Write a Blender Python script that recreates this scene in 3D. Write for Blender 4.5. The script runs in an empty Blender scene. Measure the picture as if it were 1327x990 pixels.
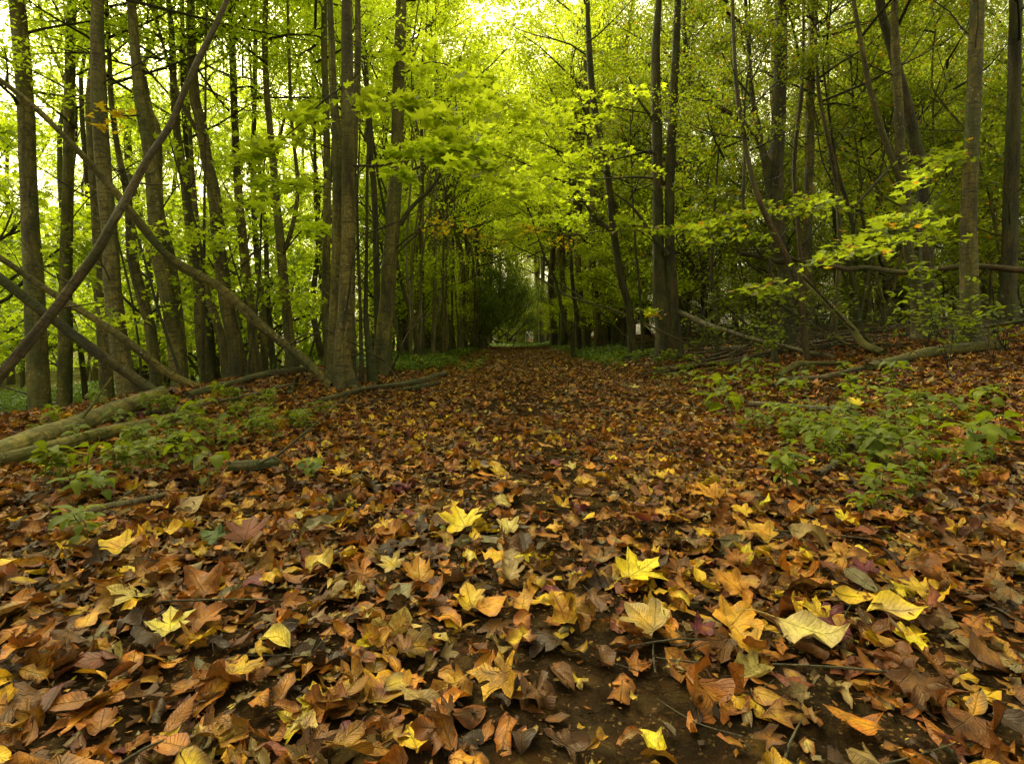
import bpy, math, random
import numpy as np
from mathutils import Vector, Matrix

RNG = np.random.default_rng(7)
random.seed(7)
F, CX, HY, H = 715.0, 663.5, 440.0, 0.75      # focal length and horizon of a 1327 x 990 frame, eye height (m)
scene = bpy.context.scene
COL = scene.collection

# ------------------------------------------------------------------ terrain
def sstep(t):
    t = np.clip(t, 0, 1); return t*t*(3-2*t)
def ground(x, y):
    x = np.asarray(x, float); y = np.asarray(y, float)
    z = .03*np.sin(.9*x+1)*np.sin(.7*y) + .018*np.sin(2.3*x+.5*y) + .012*np.sin(3.9*y-1.7*x) + .006*np.sin(7*x+3*y)
    z = z*sstep((y-.5)/3)*.9
    z = z + .10*np.exp(-((x+4.0)/.8)**2)*sstep((y-3)/4)
    z = z - 1.35*sstep((-4.6-x-.25*np.sin(.6*y))/3.5)
    z = z + 1.75*(1-np.exp(-.085*np.maximum(x-2.6, 0)**1.15))*sstep((y+2)/6)
    z = z - .05*np.exp(-((x-.3)/1.1)**2)
    return z
def W(px, py, Y):
    return Vector(((px-CX)*Y/F, Y, H+(HY-py)*Y/F))
def onground(px, py):
    Y = .8
    while Y < 90:
        p = W(px, py, Y)
        if p.z < float(ground(p.x, p.y)): return p
        Y *= 1.004
    return W(px, py, 60)

# ------------------------------------------------------------------ mesh helpers
def mesh_arrays(name, V, Fc, mats, col=None, uv=None, tc=None, smooth=True, midx=None):
    """V (n,3); Fc (m,k) faces of equal size"""
    me = bpy.data.meshes.new(name)
    V = np.asarray(V, np.float32); Fc = np.asarray(Fc, np.int32)
    m, k = Fc.shape
    me.vertices.add(len(V)); me.vertices.foreach_set('co', V.ravel())
    me.loops.add(m*k); me.loops.foreach_set('vertex_index', Fc.ravel())
    me.polygons.add(m)
    me.polygons.foreach_set('loop_start', np.arange(0, m*k, k, dtype=np.int32))
    me.polygons.foreach_set('loop_total', np.full(m, k, np.int32))
    if smooth: me.polygons.foreach_set('use_smooth', np.ones(m, bool))
    if midx is not None: me.polygons.foreach_set('material_index', np.asarray(midx, np.int32))
    me.update(calc_edges=True)
    if col is not None:
        a = me.color_attributes.new('Col', 'FLOAT_COLOR', 'POINT')
        c = np.ones((len(V), 4), np.float32); c[:, :3] = col
        a.data.foreach_set('color', c.ravel())
    if uv is not None:
        u = me.uv_layers.new(name='UVMap')
        u.data.foreach_set('uv', np.asarray(uv, np.float32)[Fc.ravel()].ravel())
    if tc is not None:
        a = me.attributes.new('tc', 'FLOAT_VECTOR', 'POINT')
        a.data.foreach_set('vector', np.asarray(tc, np.float32).ravel())
    for mt in (mats if isinstance(mats, (list, tuple)) else [mats]): me.materials.append(mt)
    return me
def obj(name, me, parent=None, loc=None, rot=None, scale=None):
    o = bpy.data.objects.new(name, me); COL.objects.link(o)
    if parent: o.parent = parent
    if loc is not None: o.location = loc
    if rot is not None: o.rotation_euler = rot
    if scale is not None: o.scale = scale
    return o
def tag(o, label=None, cat=None, group=None, kind=None):
    if label: o['label'] = label
    if cat: o['category'] = cat
    if group: o['group'] = group
    if kind: o['kind'] = kind
    return o
def thing(name, label, cat, loc=(0, 0, 0), group=None):
    o = bpy.data.objects.new(name, None); COL.objects.link(o); o.location = loc
    o.empty_display_size = .2
    return tag(o, label, cat, group)

class MB:
    """collects tubes (quads only)"""
    def __init__(s): s.V = []; s.F = []; s.T = []; s.n = 0
    def tube(s, pts, rad, seg=8, sub=3, rough=0., flare=0., seed=0, cap=True, z0=0., jag=0.):
        P = np.array([tuple(p) for p in pts], float); R = np.array(rad, float)
        if sub > 1 and len(P) > 2:
            Pe = np.vstack([2*P[0]-P[1], P, 2*P[-1]-P[-2]]); out = []; ro = []
            for i in range(len(P)-1):
                p0, p1, p2, p3 = Pe[i:i+4]
                for t in np.arange(sub)/sub:
                    out.append(.5*((2*p1)+(-p0+p2)*t+(2*p0-5*p1+4*p2-p3)*t*t+(-p0+3*p1-3*p2+p3)*t**3))
                    ro.append(R[i]*(1-t)+R[i+1]*t)
            out.append(P[-1]); ro.append(R[-1]); P = np.array(out); R = np.array(ro)
        elif sub > 1 and len(P) == 2:
            t = np.linspace(0, 1, sub+1)[:, None]; R = R[0]*(1-t[:, 0])+R[1]*t[:, 0]; P = P[:1]*(1-t)+P[1:]*t
        n = len(P)
        T = np.gradient(P, axis=0); T /= np.linalg.norm(T, axis=1)[:, None]+1e-9
        u = np.cross(T[0], [0.13, .99, .05]); u /= np.linalg.norm(u)
        L = np.concatenate([[0], np.cumsum(np.linalg.norm(np.diff(P, axis=0), axis=1))])+z0
        ang = np.linspace(0, 2*math.pi, seg, endpoint=False)
        rs = np.random.default_rng(int(seed)+11); ph = rs.uniform(0, 6.28, 8)
        base = s.n; jg = rs.uniform(0, 1, (2, seg))
        for i in range(n):
            u = u-T[i]*np.dot(u, T[i]); u /= np.linalg.norm(u)+1e-9; v = np.cross(T[i], u)
            r = np.full(seg, R[i])
            if rough:
                r = r*(1+rough*(np.sin(2*ang+ph[0]+L[i]*1.3)*.5+np.sin(3*ang+ph[1]-L[i]*2.1)*.35+np.sin(L[i]*5+ph[2]+ang)*.35+np.sin(L[i]*11+ph[3]+2*ang)*.2))
            if flare:
                e = math.exp(-max(L[i]-.1, 0)/.2)
                r = r*(1+flare*e*(.6+.55*np.sin(3*ang+ph[4])+.35*np.sin(5*ang+ph[5])))
            ring = P[i]+np.outer(np.cos(ang)*r, u)+np.outer(np.sin(ang)*r, v)
            if jag and i in (0, n-1): ring = ring+np.outer(jg[0 if i == 0 else 1]*R[i]*jag*(-1 if i == 0 else 1), T[i])
            s.V.append(ring)
            s.T.append(np.stack([np.cos(ang)*R[i], np.sin(ang)*R[i], np.full(seg, L[i])], 1))
        k = np.arange(seg); k2 = (k+1) % seg
        for i in range(n-1):
            a = base+i*seg
            s.F.append(np.stack([a+k, a+k2, a+seg+k2, a+seg+k], 1))
        s.n += n*seg
        if cap:
            for e, ci in ((0, 0), (n-1, 1)):
                c = s.n; s.V.append(P[e][None]+T[e][None]*(R[e]*.12*(1 if ci else -1))); s.T.append(np.array([[0, 0, L[e]]])); s.n += 1
                a = base+e*seg
                h = k[::2]
                f = np.stack([a+h, np.full(len(h), c), a+(h+2) % seg, a+(h+1) % seg], 1)
                if not ci: f = f[:, ::-1]
                if seg % 2 == 0: s.F.append(f)
        return P, R
    def mesh(s, name, mat):
        return mesh_arrays(name, np.vstack(s.V), np.vstack(s.F), mat, tc=np.vstack(s.T))

# ------------------------------------------------------------------ leaf templates: (verts xy, tris, edge 0..1)
def t_oval(nu, nv, wid=.28):
    V = []; E = []
    for j in range(nv+1):
        t = j/nv; w = wid*(math.sin(math.pi*t**.85)**.75)*(1-.15*t)
        for i in range(-nu, nu+1):
            V.append((w*i/nu+.0, t)); E.append(max(abs(i)/nu, abs(2*t-1)**3))
    n = 2*nu+1; Fc = []
    for j in range(nv):
        for i in range(n-1):
            a = j*n+i; Fc += [(a, a+1, a+n+1), (a, a+n+1, a+n)]
    return np.array(V), np.array(Fc), np.array(E)
HALF = [(0, .08), (.13, .0), (.27, .05), (.36, .04), (.50, .12), (.41, .22), (.30, .31), (.42, .36), (.50, .48), (.62, .60), (.46, .61), (.37, .66), (.22, .53), (.16, .62), (.20, .76), (.10, .85), (0, 1.0)]
HALF2 = [(0, .06), (.16, -.03), (.30, .02), (.42, .12), (.45, .22), (.36, .30), (.47, .36), (.56, .46), (.55, .58), (.44, .63), (.34, .62), (.27, .58), (.26, .70), (.22, .82), (.12, .92), (.05, .96), (0, 1.02)]
def t_maple(half, rings):
    out = half+[(-x, y) for x, y in half[-2:0:-1]]
    O = np.array(out); c = np.array([0, .34]); n = len(O)
    V = [c]; E = [0.]
    for r in rings:
        V += list(c+(O-c)*r); E += [r]*n
    Fc = []
    for i in range(n): Fc.append((0, 1+i, 1+(i+1) % n))
    for k in range(len(rings)-1):
        a = 1+k*n; b = a+n
        for i in range(n):
            j = (i+1) % n; Fc += [(a+i, b+i, b+j), (a+i, b+j, a+j)]
    return np.array(V), np.array(Fc), np.array(E)
T_MAP = t_maple(HALF, (.35, .68, 1.)); T_MAP2 = t_maple(HALF2, (.35, .68, 1.)); T_OVAL = t_oval(2, 8, .27); T_OVALW = t_oval(2, 7, .38)
T_OVLO = t_oval(1, 3, .30)
T_MLO = t_maple([(0, .05), (.3, .0), (.5, .13), (.3, .31), (.60, .60), (.22, .53), (.18, .76), (0, 1.)], (1.,))
T_KITE = (np.array([(0, 0), (.3, .42), (0, 1.), (-.3, .42)]), np.array([(0, 1, 2), (0, 2, 3)]), np.array([0, 1, .3, 1.]))
T_STAR = t_maple([(0, .0), (.5, .1), (.24, .34), (.52, .66), (.16, .6), (0, 1.)], (1.,))

def leaves(tpl, pos, size, yaw, pitch, roll, c1, c2, curl=None, cdir=None, fold=None, wave=None, rng=RNG, wid=None, jit=.0, arch=None):
    """vectorised leaves -> V, F, C, UV"""
    tv, tf, te = tpl; N = len(pos); nv = len(tv)
    x = np.repeat(tv[None, :, 0], N, 0).copy(); y = np.repeat(tv[None, :, 1]-.45, N, 0).copy()
    if wid is not None: x = x*wid[:, None]
    if jit:
        x += rng.normal(0, jit, (N, nv))*te[None]; y += rng.normal(0, jit, (N, nv))*te[None]
    z = np.zeros((N, nv))
    if fold is not None: z += fold[:, None]*np.abs(x)
    if wave is not None:
        r = np.hypot(x, y); th = np.arctan2(y, x)
        m = rng.integers(2, 6, N)[:, None]; p = rng.uniform(0, 6.28, N)[:, None]
        z += wave[:, None]*r*r*np.sin(m*th+p)*2.2 + wave[:, None]*.5*np.sin(9*x+p)*np.sin(8*y+2*p)*.25
    if curl is not None:
        ca, sa = np.cos(cdir)[:, None], np.sin(cdir)[:, None]
        s_ = x*ca+y*sa; t_ = -x*sa+y*ca; k = curl[:, None]
        kk = np.where(np.abs(k) < 1e-3, 1e-3, k)
        kk = kk*(1+.5*t_)
        s2 = np.sin(kk*s_)/kk*(1)-z*np.sin(kk*s_); z = (1-np.cos(kk*s_))/kk+z*np.cos(kk*s_)
        x = s2*ca-t_*sa; y = s2*sa+t_*ca
    if arch is not None: z -= arch[:, None]*(y*y)
    S = size[:, None]; x = x*S; y = y*S; z = z*S
    cp, sp = np.cos(pitch)[:, None], np.sin(pitch)[:, None]; cr, sr = np.cos(roll)[:, None], np.sin(roll)[:, None]
    x, z = x*cr+z*sr, -x*sr+z*cr
    y, z = y*cp-z*sp, y*sp+z*cp
    cy, sy = np.cos(yaw)[:, None], np.sin(yaw)[:, None]
    x, y = x*cy-y*sy, x*sy+y*cy
    V = np.stack([x+pos[:, 0:1], y+pos[:, 1:2], z+pos[:, 2:3]], 2).reshape(-1, 3)
    Fc = (tf[None]+(np.arange(N)*nv)[:, None, None]).reshape(-1, 3)
    e = te[None, :, None]
    C = (c1[:, None, :]*(1-e)+c2[:, None, :]*e)
    C = C*(1+rng.normal(0, .08, (N, nv, 1)))
    C = np.clip(C, .003, .95).reshape(-1, 3)
    UV = np.repeat(tv[None], N, 0).reshape(-1, 2)
    return V, Fc, C, UV
def join(parts, mids=None):
    V = []; Fc = []; C = []; U = []; M = []; n = 0
    for i, (v, f, c, u) in enumerate(parts):
        V.append(v); Fc.append(f+n); C.append(c); U.append(u); n += len(v)
        M.append(np.full(len(f), 0 if mids is None else mids[i]))
    return np.vstack(V), np.vstack(Fc), np.vstack(C), np.vstack(U), np.concatenate(M)

# ------------------------------------------------------------------ materials
class NT:
    def __init__(s, name):
        s.m = bpy.data.materials.new(name); s.m.use_nodes = True; s.t = s.m.node_tree; s.t.nodes.clear()
    def n(s, typ, **k):
        nd = s.t.nodes.new(typ)
        for a, b in k.items():
            if a == 'i':
                for kk, vv in b.items():
                    if hasattr(vv, 'links') or isinstance(vv, bpy.types.NodeSocket): s.t.links.new(vv, nd.inputs[kk])
                    else: nd.inputs[kk].default_value = vv
            else: setattr(nd, a, b)
        return nd
    def math(s, op, a, b=None, c=None, clamp=False):
        nd = s.t.nodes.new('ShaderNodeMath'); nd.operation = op; nd.use_clamp = clamp
        for i, v in enumerate((a, b, c)):
            if v is None: continue
            if isinstance(v, bpy.types.NodeSocket): s.t.links.new(v, nd.inputs[i])
            else: nd.inputs[i].default_value = v
        return nd.outputs[0]
    def mix(s, f, a, b, blend='MIX'):
        nd = s.t.nodes.new('ShaderNodeMix'); nd.data_type = 'RGBA'; nd.blend_type = blend
        for i, v in ((0, f), (6, a), (7, b)):
            if isinstance(v, bpy.types.NodeSocket): s.t.links.new(v, nd.inputs[i])
            else: nd.inputs[i].default_value = v if i == 0 else (*v, 1)
        return nd.outputs[2]
    def noise(s, vec, scale, detail=3, rough=.55, dist=0):
        nd = s.t.nodes.new('ShaderNodeTexNoise')
        if vec is not None: s.t.links.new(vec, nd.inputs['Vector'])
        nd.inputs['Scale'].default_value = scale; nd.inputs['Detail'].default_value = detail; nd.inputs['Roughness'].default_value = rough
        nd.inputs['Distortion'].default_value = dist
        return nd.outputs['Fac']
    def vscale(s, vec, sc):
        nd = s.t.nodes.new('ShaderNodeVectorMath'); nd.operation = 'MULTIPLY'
        s.t.links.new(vec, nd.inputs[0]); nd.inputs[1].default_value = sc; return nd.outputs[0]
    def ramp(s, f, stops, interp='LINEAR'):
        nd = s.t.nodes.new('ShaderNodeValToRGB'); nd.color_ramp.interpolation = interp
        s.t.links.new(f, nd.inputs[0]); el = nd.color_ramp.elements
        while len(el) < len(stops): el.new(.5)
        for e, (p, c) in zip(el, stops):
            e.position = p; e.color = (*c, 1) if hasattr(c, '__len__') else (c, c, c, 1)
        return nd.outputs[0]
    def out(s, sh):
        o = s.t.nodes.new('ShaderNodeOutputMaterial'); s.t.links.new(sh, o.inputs[0]); return s.m
    def bump(s, h, strength, dist):
        b = s.n('ShaderNodeBump', i={'Height': h}); b.inputs['Strength'].default_value = strength; b.inputs['Distance'].default_value = dist
        return b.outputs[0]

def bark(name, dark, light, moss=.3, ridges=.3, lichen=.5, mosscol=(.05, .075, .012), bump=.04, wet=.75, foot=.0):
    t = NT(name)
    a = t.n('ShaderNodeAttribute', attribute_name='tc').outputs['Vector']
    oi = t.n('ShaderNodeObjectInfo')
    off = t.n('ShaderNodeVectorMath', operation='SCALE', i={0: (7.3, 3.1, 5.7), 'Scale': oi.outputs['Random']}).outputs[0]
    v = t.n('ShaderNodeVectorMath', operation='ADD', i={0: a, 1: off}).outputs[0]
    blot = t.noise(t.vscale(v, (5, 5, 1.6)), 1.0, 4, .6)
    fine = t.noise(t.vscale(v, (38, 38, 22)), 1.0, 4, .65)
    rid = t.noise(t.vscale(v, (34, 34, 3.2)), 1.0, 5, .6, .4)
    scar = t.noise(t.vscale(v, (5, 5, 34)), 1.0, 3, .6, .6)
    scr = t.ramp(scar, [(.55, 0.), (.62, 1.)])
    base = t.mix(t.ramp(blot, [(.38, 0.), (.60, 1.)]), dark, light)
    base = t.mix(t.math('MULTIPLY', t.ramp(fine, [(.35, 1.), (.6, 0.)]), .55), base, tuple(x*.35 for x in dark))
    base = t.mix(t.math('MULTIPLY', t.ramp(rid, [(.36, 1.), (.52, 0.)]), ridges), base, tuple(x*.25 for x in dark))
    base = t.mix(t.math('MULTIPLY', scr, .75*(1-ridges)), base, tuple(x*.4 for x in dark))
    vor = t.n('ShaderNodeTexVoronoi', i={'Vector': t.vscale(v, (16, 16, 12)), 'Scale': 1.0, 'Randomness': 1.0})
    spot = t.math('MULTIPLY', t.math('LESS_THAN', vor.outputs['Distance'], .23), t.ramp(t.noise(v, 2.6, 2), [(.5, 0.), (.62, 1.)]))
    spot = t.math('MULTIPLY', spot, lichen)
    base = t.mix(spot, base, (.30, .29, .17))
    vein_ = t.ramp(t.noise(t.vscale(v, (9, 9, 1.1)), 1.0, 5, .7, .8), [(.40, 1.), (.50, 0.)])
    base = t.mix(t.math('MULTIPLY', vein_, .55), base, tuple(x*.45 for x in dark))
    gr = t.ramp(t.noise(t.vscale(v, (2.2, 2.2, .9)), 1.0, 4, .7), [(.48, 0.), (.64, .5)])
    base = t.mix(gr, base, mosscol)
    z = t.n('ShaderNodeSeparateXYZ', i={0: a}).outputs[2]
    mz = t.math('SUBTRACT', 1.0, t.math('DIVIDE', z, 1.6), clamp=True)
    mn = t.ramp(t.noise(t.vscale(v, (7, 7, 4)), 1., 4, .65), [(.45, 0.), (.62, 1.)])
    mm = t.math('MULTIPLY', t.math('MULTIPLY_ADD', mz, moss, moss*.45), mn)
    base = t.mix(mm, base, mosscol)
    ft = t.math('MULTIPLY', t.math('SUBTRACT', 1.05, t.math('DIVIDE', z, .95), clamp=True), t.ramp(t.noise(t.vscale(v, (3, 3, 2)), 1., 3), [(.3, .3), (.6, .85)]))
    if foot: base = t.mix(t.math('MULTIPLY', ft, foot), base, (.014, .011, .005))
    h = t.math('ADD', t.math('ADD', t.math('MULTIPLY', rid, .4+ridges), t.math('MULTIPLY', fine, .45)), t.math('ADD', t.math('MULTIPLY', scr, -.25), t.math('MULTIPLY', blot, .5)))
    p = t.n('ShaderNodeBsdfPrincipled', i={'Base Color': base, 'Roughness': wet, 'Normal': t.bump(h, .9, bump)})
    return t.out(p.outputs[0])
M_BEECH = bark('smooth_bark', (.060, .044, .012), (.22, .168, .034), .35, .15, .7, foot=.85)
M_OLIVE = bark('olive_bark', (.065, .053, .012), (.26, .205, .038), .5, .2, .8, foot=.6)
M_DARK = bark('dark_bark', (.024, .017, .006), (.115, .080, .015), .5, .6, .25)
M_RED = bark('brown_bark', (.05, .028, .011), (.16, .095, .036), .25, .5, .35)
M_DEAD = bark('dead_wood', (.05, .035, .016), (.19, .135, .062), .35, .5, .4)
M_PALE = bark('pale_bark', (.16, .12, .05), (.32, .26, .12), .2, .2, .6)
M_MOSSY = bark('mossy_bark', (.06, .05, .012), (.30, .235, .045), .9, .35, .4, (.085, .095, .015))
M_TWIG = bark('twig_bark', (.018, .013, .007), (.06, .045, .02), .1, .3, .2)

def leafmat(name, c1, c2, trans, tfac=.5, var=.25, autumn=0.):
    t = NT(name)
    at = t.n('ShaderNodeAttribute', attribute_name='Col')
    oi = t.n('ShaderNodeObjectInfo').outputs['Random']
    sx = t.n('ShaderNodeSeparateColor', i={0: at.outputs['Color']})
    base = t.mix(sx.outputs[0], c1, c2)
    tr = t.mix(sx.outputs[0], tuple(x*.8 for x in trans), tuple(min(1, x*1.15) for x in trans))
    if autumn:
        am = t.math('GREATER_THAN', sx.outputs[1], 1-autumn)
        base = t.mix(am, base, (.30, .13, .015)); tr = t.mix(am, tr, (.6, .28, .02))
    v = t.math('MULTIPLY_ADD', oi, var*2, 1-var)
    hsv = t.n('ShaderNodeHueSaturation', i={'Value': v, 'Color': base}); hsv.inputs['Hue'].default_value = .5
    hsv2 = t.n('ShaderNodeHueSaturation', i={'Value': v, 'Color': tr})
    d = t.n('ShaderNodeBsdfPrincipled', i={'Base Color': hsv.outputs[0], 'Roughness': .55, 'Specular IOR Level': .25})
    tl = t.n('ShaderNodeBsdfTranslucent', i={'Color': hsv2.outputs[0]})
    m = t.n('ShaderNodeMixShader', i={0: tfac, 1: d.outputs[0], 2: tl.outputs[0]})
    return t.out(m.outputs[0])
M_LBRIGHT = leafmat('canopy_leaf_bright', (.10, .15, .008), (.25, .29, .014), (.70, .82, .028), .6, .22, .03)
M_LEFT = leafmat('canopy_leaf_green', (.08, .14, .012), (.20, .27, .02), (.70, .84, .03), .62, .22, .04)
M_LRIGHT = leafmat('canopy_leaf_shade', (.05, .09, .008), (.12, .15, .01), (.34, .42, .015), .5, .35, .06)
M_LDARK = leafmat('shrub_leaf_dark', (.03, .055, .007), (.07, .10, .012), (.18, .25, .02), .5, .2)
M_LPLANT = leafmat('seedling_leaf', (.05, .085, .006), (.15, .185, .010), (.30, .38, .012), .35, .2)

def litter_mat(name, maple, spots=.75):
    t = NT(name)
    col = t.n('ShaderNodeAttribute', attribute_name='Col').outputs['Color']
    uv = t.n('ShaderNodeUVMap', uv_map='UVMap').outputs[0]
    s = t.n('ShaderNodeSeparateXYZ', i={0: uv}); x, y = s.outputs[0], s.outputs[1]
    if maple:
        yy = t.math('SUBTRACT', y, .06)
        ang = t.math('ARCTAN2', x, yy)
        r = t.math('SQRT', t.math('ADD', t.math('MULTIPLY', x, x), t.math('MULTIPLY', yy, yy)))
        pp = t.math('PINGPONG', ang, .40)
        d = t.math('MULTIPLY', pp, r)
        side = t.math('PINGPONG', t.math('ADD', r, t.math('MULTIPLY', pp, -.8)), .045)
    else:
        d = t.math('ABSOLUTE', x)
        wob = t.math('MULTIPLY', t.math('SUBTRACT', t.noise(t.n('ShaderNodeNewGeometry').outputs['Position'], 22, 2), .5), .16)
        side = t.math('PINGPONG', t.math('ADD', wob, t.math('SUBTRACT', y, t.math('MULTIPLY', t.math('POWER', d, .8), .75))), .047)
    vein = t.ramp(d, [(.004, 1.), (.016, 0.)])
    sv = t.math('MULTIPLY', t.ramp(side, [(.001, 1.), (.011, 0.)]), .22 if not maple else .3)
    vv = t.math('MAXIMUM', vein, sv)
    g = t.n('ShaderNodeNewGeometry').outputs['Position']
    n1 = t.noise(g, 38, 4, .65); n2 = t.noise(g, 160, 2, .6); n3 = t.noise(g, 14, 2)
    c = t.mix(t.math('MULTIPLY', t.ramp(n1, [(.47, 0.), (.66, 1.)]), spots), col, t.mix(.85, col, (.085, .03, .008)))
    c = t.mix(t.math('MULTIPLY', t.ramp(n2, [(.6, 0.), (.72, 1.)]), .5), c, (.03, .015, .006))
    c = t.mix(t.math('MULTIPLY', vv, .5), c, t.mix(.45, t.mix(.5, col, (.02, .01, .004)), t.mix(.5, col, (.7, .5, .14))))
    c = t.mix(t.math('MULTIPLY', t.ramp(n3, [(.38, 1.), (.62, 0.)]), .5*spots), c, (.02, .012, .006))
    h = t.math('ADD', t.math('MULTIPLY', vv, -.6), t.math('MULTIPLY', n1, .5))
    p = t.n('ShaderNodeBsdfPrincipled', i={'Base Color': c, 'Roughness': .52, 'Specular IOR Level': .35, 'Normal': t.bump(h, 1., .008)})
    tl = t.n('ShaderNodeBsdfTranslucent', i={'Color': c})
    m = t.n('ShaderNodeMixShader', i={0: .15, 1: p.outputs[0], 2: tl.outputs[0]})
    return t.out(m.outputs[0])
M_ONE_O = litter_mat('standout_leaf_oval', False, .45); M_ONE_M = litter_mat('standout_leaf_lobed', True, .45)
M_LIT_O = litter_mat('fallen_leaf_oval', False); M_LIT_M = litter_mat('fallen_leaf_lobed', True)

def ground_mat():
    t = NT('forest_floor')
    g = t.n('ShaderNodeNewGeometry').outputs['Position']
    gw = t.n('ShaderNodeVectorMath', operation='ADD', i={0: g, 1: t.vscale(t.n('ShaderNodeTexNoise', i={'Vector': g, 'Scale': 14.}).outputs['Color'], (.09, .09, .09))}).outputs[0]
    v1 = t.n('ShaderNodeTexVoronoi', i={'Vector': gw, 'Scale': 17.})
    v2 = t.n('ShaderNodeTexVoronoi', i={'Vector': gw, 'Scale': 29.})
    r1 = t.n('ShaderNodeSeparateColor', i={0: v1.outputs['Color']}).outputs[0]
    lc = t.ramp(r1, [(0, (.03, .018, .008)), (.25, (.075, .036, .012)), (.5, (.14, .06, .016)), (.7, (.19, .09, .022)), (.86, (.24, .16, .06)), (.95, (.36, .2, .03)), (1, (.1, .02, .015))])
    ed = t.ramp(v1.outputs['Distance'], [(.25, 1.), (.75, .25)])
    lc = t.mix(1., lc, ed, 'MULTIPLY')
    soil = t.ramp(t.noise(g, 30, 6, .7), [(.3, (.016, .011, .006)), (.7, (.06, .042, .022))])
    sep = t.n('ShaderNodeSeparateXYZ', i={0: g}); 
    far = t.math('MULTIPLY_ADD', sep.outputs[1], .09, -.25, clamp=True)
    cov = t.math('MULTIPLY', t.ramp(t.noise(g, 1.3, 4, .6), [(.35, .35), (.6, 1.)]), t.math('MAXIMUM', far, .25))
    cr = t.n('ShaderNodeTexVoronoi', i={'Vector': gw, 'Scale': 95.})
    crc = t.ramp(t.n('ShaderNodeSeparateColor', i={0: cr.outputs['Color']}).outputs[0], [(.5, (.02, .012, .006)), (.75, (.09, .045, .014)), (.92, (.2, .12, .04)), (1, (.34, .24, .09))])
    soil = t.mix(t.math('MULTIPLY', t.math('LESS_THAN', cr.outputs['Distance'], .42), .7), soil, crc)
    soil = t.mix(t.ramp(t.noise(g, 5, 4, .6), [(.42, .7), (.58, 0.)]), soil, (.012, .008, .004))
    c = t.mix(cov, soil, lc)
    # green field far out on the left
    lf = t.math('MULTIPLY', t.math('MULTIPLY_ADD', sep.outputs[0], -.12, -.7, clamp=True), .7)
    c = t.mix(lf, c, t.ramp(t.noise(g, 3., 5), [(.3, (.02, .03, .006)), (.7, (.09, .11, .014))]))
    h = t.math('ADD', t.math('MULTIPLY', v1.outputs['Distance'], t.math('MULTIPLY', cov, 1.2)), t.math('ADD', t.math('MULTIPLY', v2.outputs['Distance'], .3), t.noise(g, 60, 6, .7)))
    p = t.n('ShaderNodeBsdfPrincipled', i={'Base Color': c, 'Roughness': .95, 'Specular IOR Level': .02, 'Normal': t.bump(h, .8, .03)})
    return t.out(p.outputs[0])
M_GROUND = ground_mat()

# ------------------------------------------------------------------ ground sheet
def axis(lo, hi, fine_lo, fine_hi, d, grow):
    a = list(np.arange(fine_lo, fine_hi, d)); s = d; x = a[-1]
    while x < hi: s *= grow; x += s; a.append(x)
    s = d; x = fine_lo
    while x > lo: s *= grow; x -= s; a.insert(0, x)
    return np.array(a)
xs = axis(-600, 600, -7, 12, .12, 1.12); ys = axis(-40, 900, 0, 16, .12, 1.06)
GX, GY = np.meshgrid(xs, ys); GZ = ground(GX, GY)
GZ = GZ+.010*np.sin(GX*13+GY*5)*np.sin(GY*11-GX*3)*(GY < 16)
nx = len(xs); ii, jj = np.meshgrid(np.arange(nx-1), np.arange(len(ys)-1)); a = (jj*nx+ii).ravel()
o = obj('ground', mesh_arrays('ground', np.stack([GX.ravel(), GY.ravel(), GZ.ravel()], 1), np.stack([a, a+1, a+nx+1, a+nx], 1), M_GROUND))
tag(o, kind='structure')

# ------------------------------------------------------------------ branching skeletons
def unit(v): return v/(np.linalg.norm(v)+1e-9)
def grow(rng, start, d, L, r, level, maxlev, segs, twigs, up=.05, spread=.9, flat=.6, nchild=(4, 7)):
    P = [start]; R = [r]; d = unit(d); n = 5
    for i in range(n):
        d = unit(d+rng.normal(0, .13, 3)*[1, 1, .7]+np.array([0, 0, up]))
        P.append(P[-1]+d*L/n); R.append(r*(1-.75*(i+1)/n))
    segs.append((np.array(P), np.array(R), level))
    if level >= maxlev: twigs.append(np.array(P)); return
    if level >= 1: twigs.append(np.array(P[2:]))
    for k in range(rng.integers(*nchild)):
        t = rng.uniform(.25, 1.)*n; i = min(int(t), n-1); s = P[i]+(P[i+1]-P[i])*(t-i)
        ax = unit(np.cross(d, [0, 0, 1])+1e-6)*rng.choice([-1, 1])
        cd = unit(d*rng.uniform(.5, 1.)+ax*spread*rng.uniform(.5, 1.1)+np.array([0, 0, 1])*rng.normal(.05, flat*.4))
        grow(rng, s, cd, L*rng.uniform(.35, .6), r*(1-.75*t/n)*.6, level+1, maxlev, segs, twigs, up*.5, spread, flat, nchild)

def foliage(rng, twigs, n, size, sig, tpl, tilt=.6, big=.25):
    A = np.array([t[i] for t in twigs for i in range(len(t)-1)]); B = np.array([t[i+1] for t in twigs for i in range(len(t)-1)])
    Ls = np.linalg.norm(B-A, axis=1); k = rng.choice(len(A), n, p=Ls/Ls.sum()); t = rng.uniform(0, 1, (n, 1))
    pos = A[k]*(1-t)+B[k]*t+rng.normal(0, 1, (n, 3))*[sig, sig, sig*.45]
    s = size*rng.uniform(.6, 1.25, n)
    c = np.stack([rng.uniform(0, 1, n), rng.uniform(0, 1, n), rng.uniform(0, 1, n)], 1)
    return leaves(tpl, pos, s, rng.uniform(0, 6.28, n), rng.normal(0, tilt, n)-.15, rng.normal(0, tilt*.8, n), c, c, fold=rng.uniform(-.1, .5, n), rng=rng)

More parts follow.
